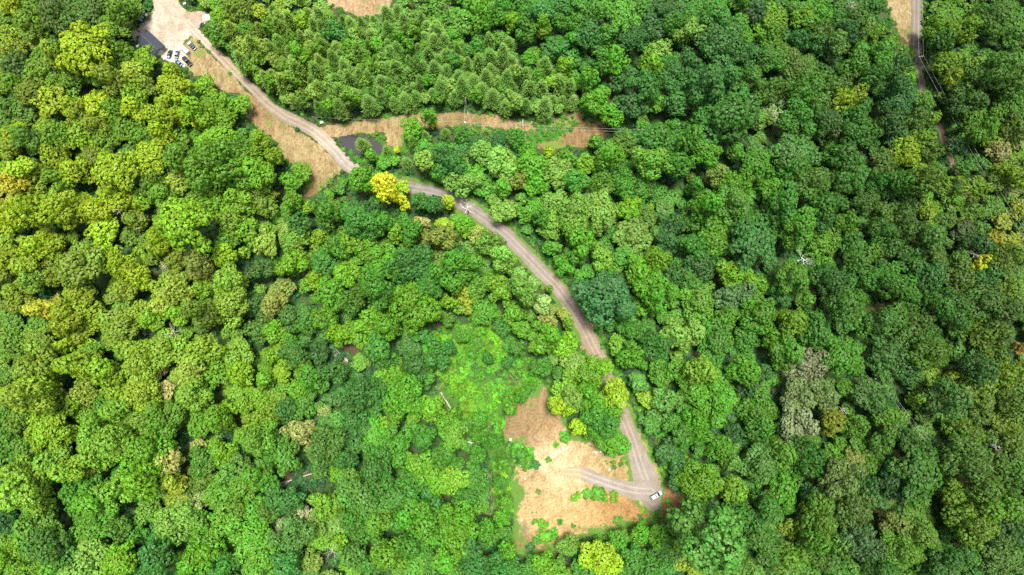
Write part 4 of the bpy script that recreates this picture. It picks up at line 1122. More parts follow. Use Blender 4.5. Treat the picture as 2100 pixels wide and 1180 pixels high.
def make_tree(name, t, cat, group):
    e = empty(name, (t["x"], t["y"], t["z"]), t["rot"])
    q = 1 + .13 * math.sin(7 * t["x"] + t["y"])
    e.scale = (t["s"] * q, t["s"] / q, t["s"] * t["sz"])
    tag(e, t["label"], cat, group)
    c = bpy.data.objects.new("crown", t["proto"]["crown"]); COL.objects.link(c); c.parent = e
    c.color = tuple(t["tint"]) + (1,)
    k = bpy.data.objects.new("trunk", t["proto"]["trunk"]); COL.objects.link(k); k.parent = e
    return e


for t in solo:
    make_tree("broadleaf_tree", t, "tree", "broadleaf trees of the wood")
for t in pines:
    make_tree("pine_tree", t, "pine tree", "young pines of the wood")


# ------------------------------------------------------------------ masses: one object each, spread by geometry nodes
def scatter(name, protos, pts, label, cat):
    """protos: list of meshes' objects to instance; pts: dict arrays x,y,z,rot,s,sz,kind,tint"""
    n = len(pts["x"])
    me = bpy.data.meshes.new(name)
    me.vertices.add(n)
    me.vertices.foreach_set("co", np.stack([pts["x"], pts["y"], pts["z"]], -1).astype(np.float32).ravel())
    for an, typ, key, arr in (("rot", "FLOAT_VECTOR", "vector", np.stack([np.zeros(n), np.zeros(n), pts["rot"]], -1)),
                              ("scl", "FLOAT_VECTOR", "vector", np.stack([pts["s"], pts["s"], pts["s"] * pts["sz"]], -1)),
                              ("which", "INT", "value", pts["kind"]),
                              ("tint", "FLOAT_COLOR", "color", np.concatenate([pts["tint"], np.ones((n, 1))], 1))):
        at = me.attributes.new(an, typ, "POINT")
        at.data.foreach_set(key, np.asarray(arr, np.int32 if typ == "INT" else np.float32).ravel())
    o = link(name, me)
    ng = bpy.data.node_groups.new(name, "GeometryNodeTree")
    ng.interface.new_socket("Geometry", in_out="INPUT", socket_type="NodeSocketGeometry")
    ng.interface.new_socket("Geometry", in_out="OUTPUT", socket_type="NodeSocketGeometry")
    gi = ng.nodes.new("NodeGroupInput"); go = ng.nodes.new("NodeGroupOutput")
    join = ng.nodes.new("GeometryNodeJoinGeometry")

    def named(nm, dt):
        q = ng.nodes.new("GeometryNodeInputNamedAttribute"); q.data_type = dt; q.inputs["Name"].default_value = nm
        return next(s for s in q.outputs if s.enabled and s.name == "Attribute")
    rot = named("rot", "FLOAT_VECTOR"); scl = named("scl", "FLOAT_VECTOR"); which = named("which", "INT")
    e2r = ng.nodes.new("FunctionNodeEulerToRotation"); ng.links.new(rot, e2r.inputs[0])
    for k, po in enumerate(protos):
        cmp_ = ng.nodes.new("FunctionNodeCompare"); cmp_.data_type = "INT"; cmp_.operation = "EQUAL"
        ints = [s for s in cmp_.inputs if s.type == "INT"]
        ng.links.new(which, ints[0]); ints[1].default_value = k
        for src, mat in po:
            oi = ng.nodes.new("GeometryNodeObjectInfo"); oi.inputs["Object"].default_value = src
            oi.transform_space = "ORIGINAL"
            geo = oi.outputs["Geometry"]
            if mat:
                sm = ng.nodes.new("GeometryNodeSetMaterial"); sm.inputs["Material"].default_value = mat
                ng.links.new(geo, sm.inputs["Geometry"]); geo = sm.outputs[0]
            iop = ng.nodes.new("GeometryNodeInstanceOnPoints")
            ng.links.new(gi.outputs[0], iop.inputs["Points"]); ng.links.new(cmp_.outputs[0], iop.inputs["Selection"])
            ng.links.new(geo, iop.inputs["Instance"]); ng.links.new(e2r.outputs[0], iop.inputs["Rotation"]); ng.links.new(scl, iop.inputs["Scale"])
            ng.links.new(iop.outputs[0], join.inputs[0])
    ng.links.new(join.outputs[0], go.inputs[0])
    md = o.modifiers.new("spread", "NODES"); md.node_group = ng
    tag(o, label, cat, kind="stuff")
    return o


def holder(me):
    """an object that only carries a mesh for the masses to repeat; not linked to the scene"""
    o = bpy.data.objects.new(me.name + "_source", me)
    return o


all_pr = [p for k in ("round", "tall", "spread") for p in PROTO[k]]
src = {id(p): i for i, p in enumerate(all_pr)}
prs = [((holder(p["crown"]), M["leaf_mass"]), (holder(p["trunk"]), None)) for p in all_pr]


def cols(ts):
    return dict(x=np.array([t["x"] for t in ts]), y=np.array([t["y"] for t in ts]), z=np.array([t["z"] for t in ts]), rot=np.array([t["rot"] for t in ts]),
                s=np.array([t["s"] for t in ts]), sz=np.array([t["sz"] for t in ts]), kind=np.array([src[id(t["proto"])] for t in ts]), tint=np.array([t["tint"] for t in ts]))


scatter("forest_canopy", prs, cols(mass), "smaller green trees packed between the big crowns of the wood", "forest")

# shrubs: brush in the opening, along edges and as undergrowth
sh_src = [((holder(s), M["leaf_mass"]),) for s in SHRUB]


def shrub_pts(P, s, tint):
    n = len(P)
    x, y = P[:, 0], P[:, 1]
    return dict(x=x, y=y, z=terrain_z(x, y) - .05, rot=rng.uniform(0, 6.28, n), s=s, sz=rng.uniform(.7, 1.2, n), kind=rng.integers(0, len(SHRUB), n), tint=tint)


def sample_poly(px, dens, margin=0.0):
    w = wpoly(px); a = np.array(w)
    lo, hi = a.min(0) - 2, a.max(0) + 2
    n = int((hi - lo).prod() * dens)
    P = rng.uniform(lo, hi, (n, 2))
    return P[poly_sdf(P[:, 0], P[:, 1], w) < margin]


def tints(n, codes, jit=.16):
    base = np.array([PAL[c] if len(c) == 1 else np.mean([PAL[k] for k in c], 0) for c in codes])
    c = base[rng.integers(0, len(codes), n)]
    return np.clip(c * (1 + rng.normal(0, jit, (n, 1))) * (1 + rng.normal(0, .05, (n, 3))), .004, .8)


P = sample_poly(BRUSH_PX, 1.3)
nz = fbm(P[:, 0], P[:, 1], 11, 3)
keep = nz > -0.27
_bx, _by = to_px(P[:, 0], P[:, 1], height(P[:, 0], P[:, 1]))
for _a, _b, _c in ((928, 688, 13), (1088, 752, 13), (1052, 776, 9), (905, 800, 10), (1010, 700, 7), (958, 800, 8), (1075, 735, 9)):
    keep &= np.hypot(_bx - _a, _by - _b) > _c * (1 + .5 * nz)
P = P[keep]; nz = nz[keep]
tb = tints(len(P), ["B", "B", "BL", "LB"], .10)
tg = tints(len(P), ["GB", "T", "G"], .10)
px, py = to_px(P[:, 0], P[:, 1], 0)
wg = np.clip(.5 + 2.2 * fbm(P[:, 0] + 50, P[:, 1], 14, 2) + np.where(px < 905, .5, -.15), 0, 1)[:, None]
scatter("brush", sh_src, shrub_pts(P, rng.uniform(.4, .9, len(P)) * (1 + rng.uniform(.6, 2.6, len(P)) * (rng.random(len(P)) < .20)), (tb * (1 - wg) + tg * wg) * rng.uniform(.8, 1.35, (len(P), 1))), "bright green brush filling the opening above the sandy clearing", "brush")

EDGE_BRUSH = [
    ([(1300, 825), (1322, 835), (1350, 862), (1390, 890), (1408, 940), (1398, 978), (1382, 978), (1362, 945), (1342, 900), (1320, 868)], .55, ["B", "L", "B", "G"]),
    ([(1240, 735), (1262, 770), (1290, 815), (1315, 830), (1305, 800), (1270, 740), (1230, 680)], .5, ["B", "G"]),
    ([(1180, 580), (1200, 640), (1235, 720), (1250, 700), (1215, 640)], .4, ["G", "D"]),
    ([(1000, 845), (1030, 850), (1026, 880), (1040, 905), (1090, 925), (1100, 960), (1070, 965), (1035, 930), (1010, 900)], .5, ["B", "G"]),
    ([(1010, 930), (1046, 940), (1046, 1060), (1010, 1070)], .32, ["B", "L", "G"]),
    ([(1030, 1000), (1050, 1010), (1052, 1060), (1030, 1070)], .5, ["B"]),
    ([(985, 425), (1030, 450), (1110, 530), (1180, 600), (1200, 590), (1130, 510), (1060, 455), (1000, 420)], .5, ["G", "D", "BG"]),
    ([(1075, 256), (1150, 246), (1185, 240), (1185, 262), (1150, 284), (1100, 294), (1070, 285)], .5, ["G", "BG"]),
    ([(950, 255), (1030, 262), (1045, 285), (1000, 300), (950, 280)], .5, ["G", "BG"]),
    ([(690, 280), (696, 290), (714, 310), (740, 322), (725, 324), (700, 305), (686, 286)], .5, ["B", "G"]),
    ([(695, 276), (790, 276), (800, 290), (770, 288), (740, 279)], .25, ["G", "O"]),
    ([(1270, 1085), (1320, 1045), (1400, 1062), (1400, 1110), (1300, 1120), (1200, 1120)], .35, ["B", "L", "O"]),
    ([(1160, 1000), (1168, 1000)], 0, ["B"]),
    ([(1235, 925), (1285, 925), (1290, 950), (1260, 962), (1235, 945)], .3, ["B", "G", "O"]),
    ([(900, 205), (950, 200), (960, 228), (880, 232)], .6, ["G", "BG"]),
    ([(0, -20), (60, -20), (60, 40), (20, 50), (0, 45)], .4, ["L", "B"]),
    ([(255, 40), (290, 45), (270, 75), (262, 110), (250, 90)], .35, ["O", "L", "B"]),
    ([(1840, 90), (1875, 105), (1885, 200), (1870, 200)], .5, ["L", "B"]),
    ([(1960, 200), (2010, 300), (2100, 460), (2120, 560), (2060, 440), (1980, 330), (1920, 220)], .3, ["G", "B"]),
    ([(1830, 815), (1950, 970), (1980, 1060), (1940, 1000), (1850, 870)], .3, ["G", "O"]),
]
PP, TT = [], []
for poly, dens, codes in EDGE_BRUSH:
    if len(poly) < 3 or not dens:
        continue
    q = sample_poly(poly, dens)
    PP.append(q); TT.append(tints(len(q), codes))
# ragged edges of every opening and road
q = np.stack([rng.uniform(-225, 225, 60000), rng.uniform(-75, 195, 60000)], -1)
q = q[poly_sdf(*to_px(q[:, 0], q[:, 1], height(q[:, 0], q[:, 1])), VIS_POLYS[-1]) > 2]
od = open_dist(q[:, 0], q[:, 1])
k = (od > .1) & (od < 3.2) & (rng.random(len(q)) < .75)
PP.append(q[k]); TT.append(tints(int(k.sum()), ["G", "B", "O", "G", "D"]))
PP = np.concatenate(PP); TT = np.concatenate(TT)
scatter("edge_shrubbery", sh_src, shrub_pts(PP, rng.uniform(.45, 1.25, len(PP)), TT), "low green shrubbery along the edges of the roads and openings", "shrubbery")

k = (od > 2.5)
q = q[k][:14000]
scatter("undergrowth", sh_src, shrub_pts(q, rng.uniform(.8, 2.4, len(q)), tints(len(q), ["D", "D", "T", "D"])), "dark green undergrowth on the forest floor between trees", "undergrowth")

# weeds and tufts on the bare ground
PP, TT, SS = [], [], []
for poly, dens, codes, lo, hi in ((CLEARING_PX, .09, ["O", "L", "G", "B"], .14, .4), (FIELD_PX, .12, ["O", "LA", "A"], .12, .3), (STRIP_PX, .14, ["O", "LA", "G"], .12, .3), (PATCH_PX, .06, ["O", "G"], .12, .3),
                                  (LOT_PX, .03, ["O", "G"], .1, .25), (LOGSIDE_PX, 1.6, ["BG", "B", "O", "G"], .25, .8), (GRASSEDGE_PX, 1.1, ["L", "B", "O"], .2, .45), (GREENFLAT_PX, .8, ["G", "B"], .2, .5), (GREENBANK_PX, .5, ["O", "G", "B"], .15, .4)):
    a = sample_poly(poly, dens, -.3)
    nz = fbm(a[:, 0], a[:, 1], 8, 3)
    a = a[(nz > -.05) | (rng.random(len(a)) < .25)]
    d = np.full(len(a), 1e9)
    for w, hw in ROADS_W:
        qd, par, _ = seg_dist(a[:, 0], a[:, 1], w)
        d = np.minimum(d, qd - np.interp(par, np.arange(len(hw)), hw))
    s = poly_sdf(a[:, 0], a[:, 1], POND_W)
    a = a[(d > -.4) & (s > 1.0)]
    PP.append(a); TT.append(tints(len(a), codes)); SS.append(rng.uniform(lo, hi, len(a)))
PP = np.concatenate(PP)
scatter("grass_tufts", sh_src, shrub_pts(PP, np.concatenate(SS), np.concatenate(TT)), "small weeds and grass tufts dotting the open ground", "grass")


# ------------------------------------------------------------------ single shrubs in the open
def add_shrub(px, py, rpx, code, label, flat=.85):
    r = rpx / 4.9
    x, y = map(float, ground_at(px, py, r * .4))
    e = empty("shrub", (x, y, float(terrain_z(np.array(x), np.array(y))) - .03), rng.uniform(0, 6.28))
    tag(e, label, "shrub", "shrubs on the open ground")
    f = bpy.data.objects.new("foliage", SHRUB[rng.integers(len(SHRUB))]); COL.objects.link(f); f.parent = e
    f.scale = (r, r, r * flat); f.color = tuple(1.25 * q for q in tint_of(code, rng)) + (1,)
    g = Geo()
    for k in range(5):
        a = rng.uniform(0, 6.28)
        g.tube([(0, 0, -.1), (.3 * r * math.cos(a), .3 * r * math.sin(a), .35 * r), (.6 * r * math.cos(a), .6 * r * math.sin(a), .7 * r * flat)], [.04, .03, .012], 5)
    g.build("stem", M["bark"], e)


for a_ in [
    (1182, 1020, 11, "B", "small bright shrub at the left end of the hedge in the clearing"), (1206, 1012, 13, "GB", "green shrub second from the left in the clearing hedge"),
    (1224, 1014, 17, "GB", "largest rounded shrub of the hedge in the clearing"), (1238, 1022, 11, "B", "bright shrub beside the largest one in the clearing hedge"),
    (1258, 1020, 12, "OL", "yellowish shrub at the right end of the clearing hedge"), (1160, 894, 14, "GB", "green bush standing between the bare pad and the yellow trees"),
    (1141, 913, 7, "B", "small bright bush among the pale boulders"), (1126, 944, 7, "G", "small dark bush on the orange bank by the boulders"),
    (1062, 922, 17, "GB", "dense green bush below the round bare pad"), (1084, 932, 16, "GB", "dense green bush beside the pad's lower tip"), (1095, 952, 12, "T", "blue-green bush at the sand's upper left corner"),
    (1026, 868, 15, "B", "tall bright bush on the left rim of the bare pad"), (1016, 890, 15, "GB", "green bush on the lower left rim of the bare pad"), (1095, 1070, 7, "G", "small round bush beside the grey gravel spill"),
    (1114, 1076, 12, "B", "bright bush right of the grey gravel spill"), (1118, 1098, 15, "B", "wide bright bush below the grey gravel spill"), (1136, 1096, 14, "GB", "green bush near the lower edge of the sand"),
    (1104, 1108, 11, "G", "dark low bush on the brown lower corner of the clearing"), (1149, 1071, 7, "G", "lone round bush on the lower sand"), (1175, 1079, 6, "G", "tiny lone bush at the lower rim of the sand"),
    (1267, 1067, 11, "O", "sparse olive bush on the orange soil"), (1371, 1029, 7, "B", "bright little bush right of the white car"), (1086, 1122, 10, "D", "dark bush at the clearing's lowest corner"),
    (1034, 978, 8, "L", "lime bush by the fallen logs"), (1104, 1010, 6, "O", "dry dark bush on the pale sand"), (878, 238, 0, "B", "")]:
    if a_[2]:
        add_shrub(*a_)

# ------------------------------------------------------------------ dead trees, logs, boulders
def branchy(g, base, d, length, rad, depth, rng, spread=.6):
    base = Vector(base); d = Vector(d).normalized()
    mid = base + d * length * .5 + Vector(rng.normal(0, .05 * length, 3))
    end = base + d * length + Vector(rng.normal(0, .08 * length, 3))
    g.tube([base, mid, end], [rad, rad * .75, rad * .45], 6 if depth > 1 else 4)
    if depth <= 0:
        return
    for k in range(rng.integers(2, 4)):
        s = mid.lerp(end, rng.uniform(0, 1)) if k else end
        nd = (d + Vector(rng.normal(0, spread, 3)) + Vector((0, 0, .12))).normalized()
        branchy(g, s, nd, length * rng.uniform(.5, .8), rad * .5, depth - 1, rng, spread)


def dead_tree(px, py, rpx, label, mat="dead_wood", h=13.0, depth=4, seed=0, thick=.16):
    rg = np.random.default_rng(5000 + seed)
    r = rpx / 4.8
    x, y = map(float, ground_at(px, py, h))
    e = empty("dead_tree", (x, y, float(height(x, y))))
    tag(e, label, "dead tree", "dead trees of the wood")
    g = Geo(); g.tube([(0, 0, -.5), (.1, .1, h * .5), (0, 0, h)], [thick * 1.9, thick * 1.5, thick], 7); g.build("trunk", M[mat], e)
    g = Geo()
    for k in range(6):
        a = 6.28 * k / 6 + rg.normal(0, .3)
        branchy(g, (0, 0, h * rg.uniform(.8, 1.0)), (math.cos(a), math.sin(a), rg.uniform(.1, .7)), r * .55, thick * .62, depth - 1, rg, .5)
    g.build("branches", M[mat], e)


for k, a_ in enumerate([
    (1648, 532, 19, "bare white dead tree with crooked limbs in a dark gap of the wood", "bleached_wood", 15), (958, 426, 18, "bare white dead tree leaning over the gravel road", "bleached_wood", 9),
    (681, 1132, 19, "bare grey dead tree in the dark hollow at the bottom", "dead_wood", 12), (1592, 226, 26, "dead tree with long white limbs among the upper right crowns", "dead_wood", 18),
    (917, 12, 17, "reddish grey dead tree by the top edge", "brown_wood", 15), (352, 682, 19, "forked bare branch tree poking out of the left canopy", "dead_wood", 16),
    (1184, 77, 9, "small dark dead tree between upper crowns", "brown_wood", 13), (2049, 916, 13, "slim white dead tree near the lower right edge", "dead_wood", 14),
    (1731, 842, 10, "small grey dead tree beside the silvery crown", "dead_wood", 13), (240, 430, 12, "bare white snag among the yellow-green left trees", "dead_wood", 16),
    (1749, 6, 13, "bare white dead tree cut by the top edge", "dead_wood", 15), (2056, 312, 10, "pale dead limbs beside the power line", "dead_wood", 15), (1998, 520, 10, "small pinkish dead tree in the right wood", "dead_wood", 14),
    (335, 545, 10, "bare branches rising between olive crowns", "dead_wood", 15), (1880, 200, 0, "", "", 0)]):
    if a_[2]:
        dead_tree(*a_[:4], a_[4], a_[5], seed=k)


def log(p0, p1, rad, label, mat="brown_wood", lift=.3, forks=2, seed=0, name="fallen_log", cat="log"):
    rg = np.random.default_rng(8000 + seed)
    a = np.array(ground_at(*p0, lift)); b = np.array(ground_at(*p1, lift))
    za = float(height(*a)) + lift; zb = float(height(*b)) + lift
    A, B = Vector((a[0], a[1], za)), Vector((b[0], b[1], zb))
    Lg = (B - A).length
    e = empty(name, A)
    tag(e, label, cat, "fallen trunks and branches")
    g = Geo()
    pts = [(B - A) * t + Vector(rg.normal(0, .02 * Lg, 3)) * Vector((1, 1, .3)) for t in (0, .3, .65, 1)]
    g.tube(pts, [rad, rad * .9, rad * .7, rad * .3], 8)
    g.build("trunk", M[mat], e)
    if forks:
        g = Geo()
        for k in range(forks):
            s = pts[2].lerp(pts[3], rg.uniform(0, .8))
            d = ((B - A).normalized() + Vector(rg.normal(0, .5, 3)) * Vector((1, 1, .3)) + Vector((0, 0, .15)))
            branchy(g, s, d, Lg * rg.uniform(.2, .4), rad * .5, 2, rg, .45)
        g.build("branches", M[mat], e)


for k, a_ in enumerate([
    ((740, 760), (648, 706), .26, "long bare fallen trunk lying in the dark hollow", "dead_wood", .8, 4), ((725, 752), (690, 718), .22, "pale curved fallen trunk beside the longest one", "dead_wood", .6, 2),
    ((716, 748), (680, 726), .18, "brown fallen branch heap in the hollow", "brown_wood", .5, 5), ((664, 966), (572, 992), .25, "fallen grey tree with many branches in the lower left gap", "dead_wood", 1.0, 6),
    ((655, 950), (620, 975), .2, "brown broken trunk beside the fallen grey tree", "brown_wood", .8, 5), ((640, 1010), (600, 960), .18, "thin brown trunk crossing the lower left gap", "brown_wood", .6, 4),
    ((893, 792), (912, 826), .28, "brown log at the upper end of the log heap", "brown_wood", .4, 2), ((904, 806), (926, 842), .30, "thick pale log of the heap by the brush", "dead_wood", .6, 0),
    ((915, 822), (932, 848), .22, "short pale log at the lower end of the heap", "dead_wood", .4, 0), ((898, 800), (906, 790), .3, "stubby brown log of the heap by the brush", "brown_wood", .5, 3),
    ((1004, 964), (1000, 1040), .24, "long pale log beside the sandy clearing's left edge", "dead_wood", .5, 1), ((1008, 966), (1007, 1046), .2, "long brown log lying parallel to the pale one", "brown_wood", .5, 0),
    ((994, 1040), (1026, 1046), .22, "brown trunk across the brush pile's top", "brown_wood", .7, 5), ((998, 1056), (1024, 1048), .2, "brown trunk along the brush pile's bottom", "brown_wood", .6, 5),
    ((1006, 1058), (1012, 1034), .2, "brown branchy trunk standing across the brush pile", "brown_wood", .7, 6), ((1072, 246), (1072, 262), .22, "broken grey stump pole by the mown strip", "dead_wood", 1.2, 0),
    ((1076, 275), (1080, 298), .22, "leaning broken pole below the mown strip", "brown_wood", 1.0, 1), ((1198, 1086), (1212, 1100), .16, "thin branch on the lower edge of the orange soil", "brown_wood", .2, 1),
    ((1046, 770), (1058, 785), .2, "brown fallen branch in the bright brush", "brown_wood", 1.4, 3), ((840, 700), (865, 672), .22, "brown root heap at the top corner of the brushy opening", "brown_wood", .7, 6)]):
    log(*a_, seed=k)

# the white forked branch: one trunk with two curved arms
x, y = map(float, ground_at(968, 908, 4.0))
e = empty("bare_branch", (x, y, float(height(x, y))))
tag(e, "smooth white forked branch at the wood's edge by the logs", "branch")
g = Geo(); g.tube([(-.3, -2.0, 0), (-.2, -1.3, 2.2), (0, -.2, 4)], [.24, .22, .2], 8); g.build("trunk", M["bleached_wood"], e)
g = Geo(); g.tube([(0, -.2, 3.98), (-1.2, .25, 4.2), (-2.3, .3, 4.4), (-3.4, .95, 4.6)], [.2, .19, .17, .12], 8); g.build("limb", M["bleached_wood"], e)
g = Geo(); g.tube([(0, -.2, 3.98), (1.2, .1, 4.2), (2.4, .3, 4.4), (3.6, 1.0, 4.5)], [.2, .19, .17, .12], 8); g.build("limb", M["bleached_wood"], e)


def boulder(px, py, rpx, label, seed):
    rg = np.random.default_rng(9000 + seed)
    r = rpx / 4.9
    x, y = map(float, ground_at(px, py, .1))
    bm = bmesh.new(); bmesh.ops.create_icosphere(bm, subdivisions=2, radius=r)
    sc3 = rg.uniform(.7, 1.15, 3); k = rg.normal(0, 1, (4, 3))
    for v in bm.verts:
        d = v.co.normalized()
        f = 1 + sum(.09 * math.sin(3 * d.dot(Vector(q)) + i) for i, q in enumerate(k))
        v.co = Vector((v.co.x * sc3[0], v.co.y * sc3[1], v.co.z * .65 * sc3[2])) * f
    me = bpy.data.meshes.new("boulder"); bm.to_mesh(me); bm.free(); me.materials.append(M["rock"])
    o = link("boulder", me, None, (x, y, float(height(x, y)) + r * .25), rg.uniform(0, 6))
    tag(o, label, "boulder", "boulders of the clearing")


for k, (bx, by, br, lb) in enumerate([
    (1139, 932, 4.2, "largest pale boulder on the orange bank"), (1147, 926, 3.4, "pale boulder right of the largest one on the bank"), (1155, 921, 3.0, "pale boulder in the row above the sand"), (1163, 919, 2.6, "small pale boulder ending the row above the sand"),
    (1130, 938, 2.8, "small pale boulder left of the largest one"), (1222, 928, 4.2, "pale boulder in the weeds below the roadside trees"), (1231, 926, 3.6, "pinkish boulder beside the weeds' pale boulder"), (1238, 931, 3.0, "small boulder at the weeds' right end"),
    (1070, 1067, 2.6, "white stone beside the grey gravel spill"), (1108, 958, 2.6, "small white stone by the blue-green bush"), (1112, 961, 2.4, "white stone at the foot of the orange bank"), (1077, 982, 2.6, "lone pale stone on the upper left sand"),
    (1250, 963, 2.6, "lone pale stone beside the gravel spur"), (1047, 902, 3.0, "flat pale stone on the lower rim of the bare pad")]):
    boulder(bx, by, br, lb, k)

# ------------------------------------------------------------------ barn
plain("roof_metal", (0.042, 0.048, 0.065), .55, .4, .0, .10, .8)
plain("barn_wall", (0.30, 0.29, 0.29), .8, .2, 0, .08, 1.0)
plain("trim", (0.55, 0.54, 0.52), .6, .3, 0, .05)
plain("dark_glass", (0.012, 0.014, 0.018), .08, .6, 0, .05)
plain("rubber", (0.02, 0.02, 0.02), .85, .2)
plain("steel", (0.45, 0.46, 0.48), .4, .5, .3)
plain("lamp_lens", (0.75, 0.75, 0.72), .15, .5)
plain("red_lens", (0.35, 0.02, 0.015), .25, .5)
plain("white_paint", (0.38, 0.41, 0.45), .25, .5, 0, .03)
plain("silver_paint", (0.26, 0.29, 0.33), .28, .5, .2, .04)
plain("charcoal_paint", (0.025, 0.028, 0.034), .25, .5, 0, .05)
plain("teal_paint", (0.02, 0.06, 0.075), .25, .5, 0, .05)
plain("olive_paint", (0.06, 0.075, 0.05), .35, .4, 0, .05)
plain("blue_paint", (0.12, 0.18, 0.26), .3, .5, .1, .05)
plain("blue_plastic", (0.02, 0.17, 0.62), .4, .4, 0, .08)
plain("white_plastic", (0.44, 0.435, 0.43), .5, .3, 0, .05)
plain("concrete", (0.36, 0.34, 0.31), .9, .2, 0, .12, 1.5)
plain("pole_wood", (0.30, 0.26, 0.22), .85, .2, 0, .2, 4)
plain("galvanised", (0.55, 0.57, 0.60), .45, .4, .3, .06)
plain("wire", (0.42, 0.43, 0.42), .5, .4, .2, .05)
plain("lumber", (0.48, 0.36, 0.22), .85, .2, 0, .2, 3)
m, nt, out = new_mat("roof_metal")
g_ = nt.nodes.new("ShaderNodeTexCoord")
w_ = nt.nodes.new("ShaderNodeTexWave"); w_.bands_direction = "X"; w_.inputs["Scale"].default_value = 1.1; w_.inputs["Distortion"].default_value = .05
nt.links.new(g_.outputs["Object"], w_.inputs["Vector"])
n_ = noise(nt, .5, 5)
surf(nt, out, mix(nt, 1.0, mix(nt, n_, (0.026, 0.030, 0.042), (0.042, 0.047, 0.062)), ramp(nt, w_.outputs["Fac"], [(.0, (.72, .72, .72)), (.12, (1, 1, 1))]), "MULTIPLY"), .5, .4, bump=w_.outputs["Fac"], bump_d=.03)
M["roof_metal"] = m

c0 = np.array(ground_at(303.5, 63, 3.2)); c1 = np.array(ground_at(338, 94.5, 3.2)); c2 = np.array(ground_at(279.5, 85.5, 3.2))
bl = float(np.linalg.norm(c1 - c0)); bw = float(np.linalg.norm(c2 - c0))
bc = (c1 + c2) / 2
brz = math.atan2(*(c1 - c0)[::-1])
bz = float(height(*bc))
B = empty("barn", (bc[0], bc[1], bz), brz)
tag(B, "barn with dark slate-grey gable roof beside the gravel yard", "barn")
hw, hl = bw / 2 - .25, bl / 2 - .35
eave, ridge = 3.0, 4.7
g = Geo()
prof = [(-hw, -.3), (hw, -.3), (hw, eave), (0, ridge - .12), (-hw, eave)]
g.loft([[(-hl, y, z) for y, z in prof], [(hl, y, z) for y, z in prof]])
g.build("wall", M["barn_wall"], B)
for s in (-1, 1):
    g = Geo()
    oy = hw + .35
    ze = eave - .35 * (ridge - eave) / hw
    g.loft([[(x, 0.01 * s, ridge - .02), (x, s * oy, ze), (x, s * oy, ze + .1), (x, 0.01 * s, ridge + .1)] for x in (-hl - .4, hl + .4)])
    g.build("roof", M["roof_metal"], B)
g = Geo(); g.box((0, 0, ridge + .11), (2 * hl + .8, .3, .06)); g.build("ridge_cap", M["roof_metal"], B)
g = Geo(); g.box((hl + .03, 0, 1.3), (.06, 2.8, 2.6), bevel=.01)
dr = g.build("door", M["trim"], B)
g = Geo(); g.box((hl + .075, .9, 1.2), (.05, .08, .3)); g.build("handle", M["steel"], dr)
for xw in (-hl * .5, hl * .45):
    g = Geo(); g.box((xw, hw + .02, 1.7), (1.1, .06, .9)); wf = g.build("window", M["trim"], B)
    g = Geo(); g.box((xw, hw + .06, 1.7), (.95, .03, .75)); g.build("pane", M["dark_glass"], wf)
    g = Geo(); g.box((xw, -hw - .02, 1.7), (1.1, .06, .9)); wf = g.build("window", M["trim"], B)
    g = Geo(); g.box((xw, -hw - .06, 1.7), (.95, .03, .75)); g.build("pane", M["dark_glass"], wf)

# ------------------------------------------------------------------ vehicles
def rr(x, hw, z0, z1, c=.12):
    """rounded rectangle section across the car at length x"""
    return [(x, -hw, z0), (x, hw, z0), (x, hw + .02, z0 + (z1 - z0) * .55), (x, hw - .02, z1 - c), (x, hw - c * 1.3, z1), (x, -hw + c * 1.3, z1), (x, -hw + .02, z1 - c), (x, -hw - .02, z0 + (z1 - z0) * .55)]


def wheels(e, xs_, hw, r=.36):
    for x in xs_:
        for s in (-1, 1):
            g = Geo(); g.cyl((x, s * (hw - .06), r), r, .24, "Y", 18); w = g.build("wheel", M["rubber"], e)
            g = Geo(); g.cyl((x, s * (hw + .055), r), r * .6, .03, "Y", 12); g.build("rim", M["steel"], w)


def cabin(e, x0, x1, f, b, hw, z0, z1, paint, roofs=True, sunroof=False):
    """glass house: x0 rear base, x1 front base, slopes b and f; roof panel on top"""
    g = Geo()
    hb, ht = hw - .04, hw - .30
    g.loft([[(x0, -hb, z0), (x0, hb, z0), (x1, hb, z0), (x1, -hb, z0)], [(x0 + b, -ht, z1), (x0 + b, ht, z1), (x1 - f, ht, z1), (x1 - f, -ht, z1)]])
    g.build("windows", M["dark_glass"], e)
    g = Geo(); L_ = (x1 - f) - (x0 + b)
    g.box(((x0 + b + x1 - f) / 2, 0, z1 + .03), (L_ + .12, 2 * ht + .08, .09), bevel=.035)
    rf = g.build("roof", paint, e)
    for s in (-1, 1):   # pillars
        for xa, xb_ in ((x0 + .02, x0 + b + .02), (x1 - .02, x1 - f - .02), ((x0 + x1) / 2, (x0 + b + x1 - f) / 2)):
            g = Geo(); g.tube([(xa, s * (hb + .005), z0), (xb_, s * (ht + .005), z1)], .045, 5); g.build("pillar", paint, e)
    if sunroof:
        g = Geo(); g.box(((x1 - f) - L_ * .3, 0, z1 + .085), (L_ * .22, ht * 1.3, .03), bevel=.01); g.build("sunroof", M["dark_glass"], e)
    return rf


def lights(e, xf, xr, hw, z):
    for s in (-1, 1):
        g = Geo(); g.box((xf, s * (hw - .25), z), (.10, .36, .16), bevel=.03); g.build("headlight", M["lamp_lens"], e)
        g = Geo(); g.box((xr, s * (hw - .2), z + .08), (.10, .26, .22), bevel=.03); g.build("tail_light", M["red_lens"], e)
        g = Geo(); g.box((xf - 1.55, s * (hw + .12), z + .30), (.14, .22, .14), bevel=.04); g.build("mirror", M["rubber"], e)


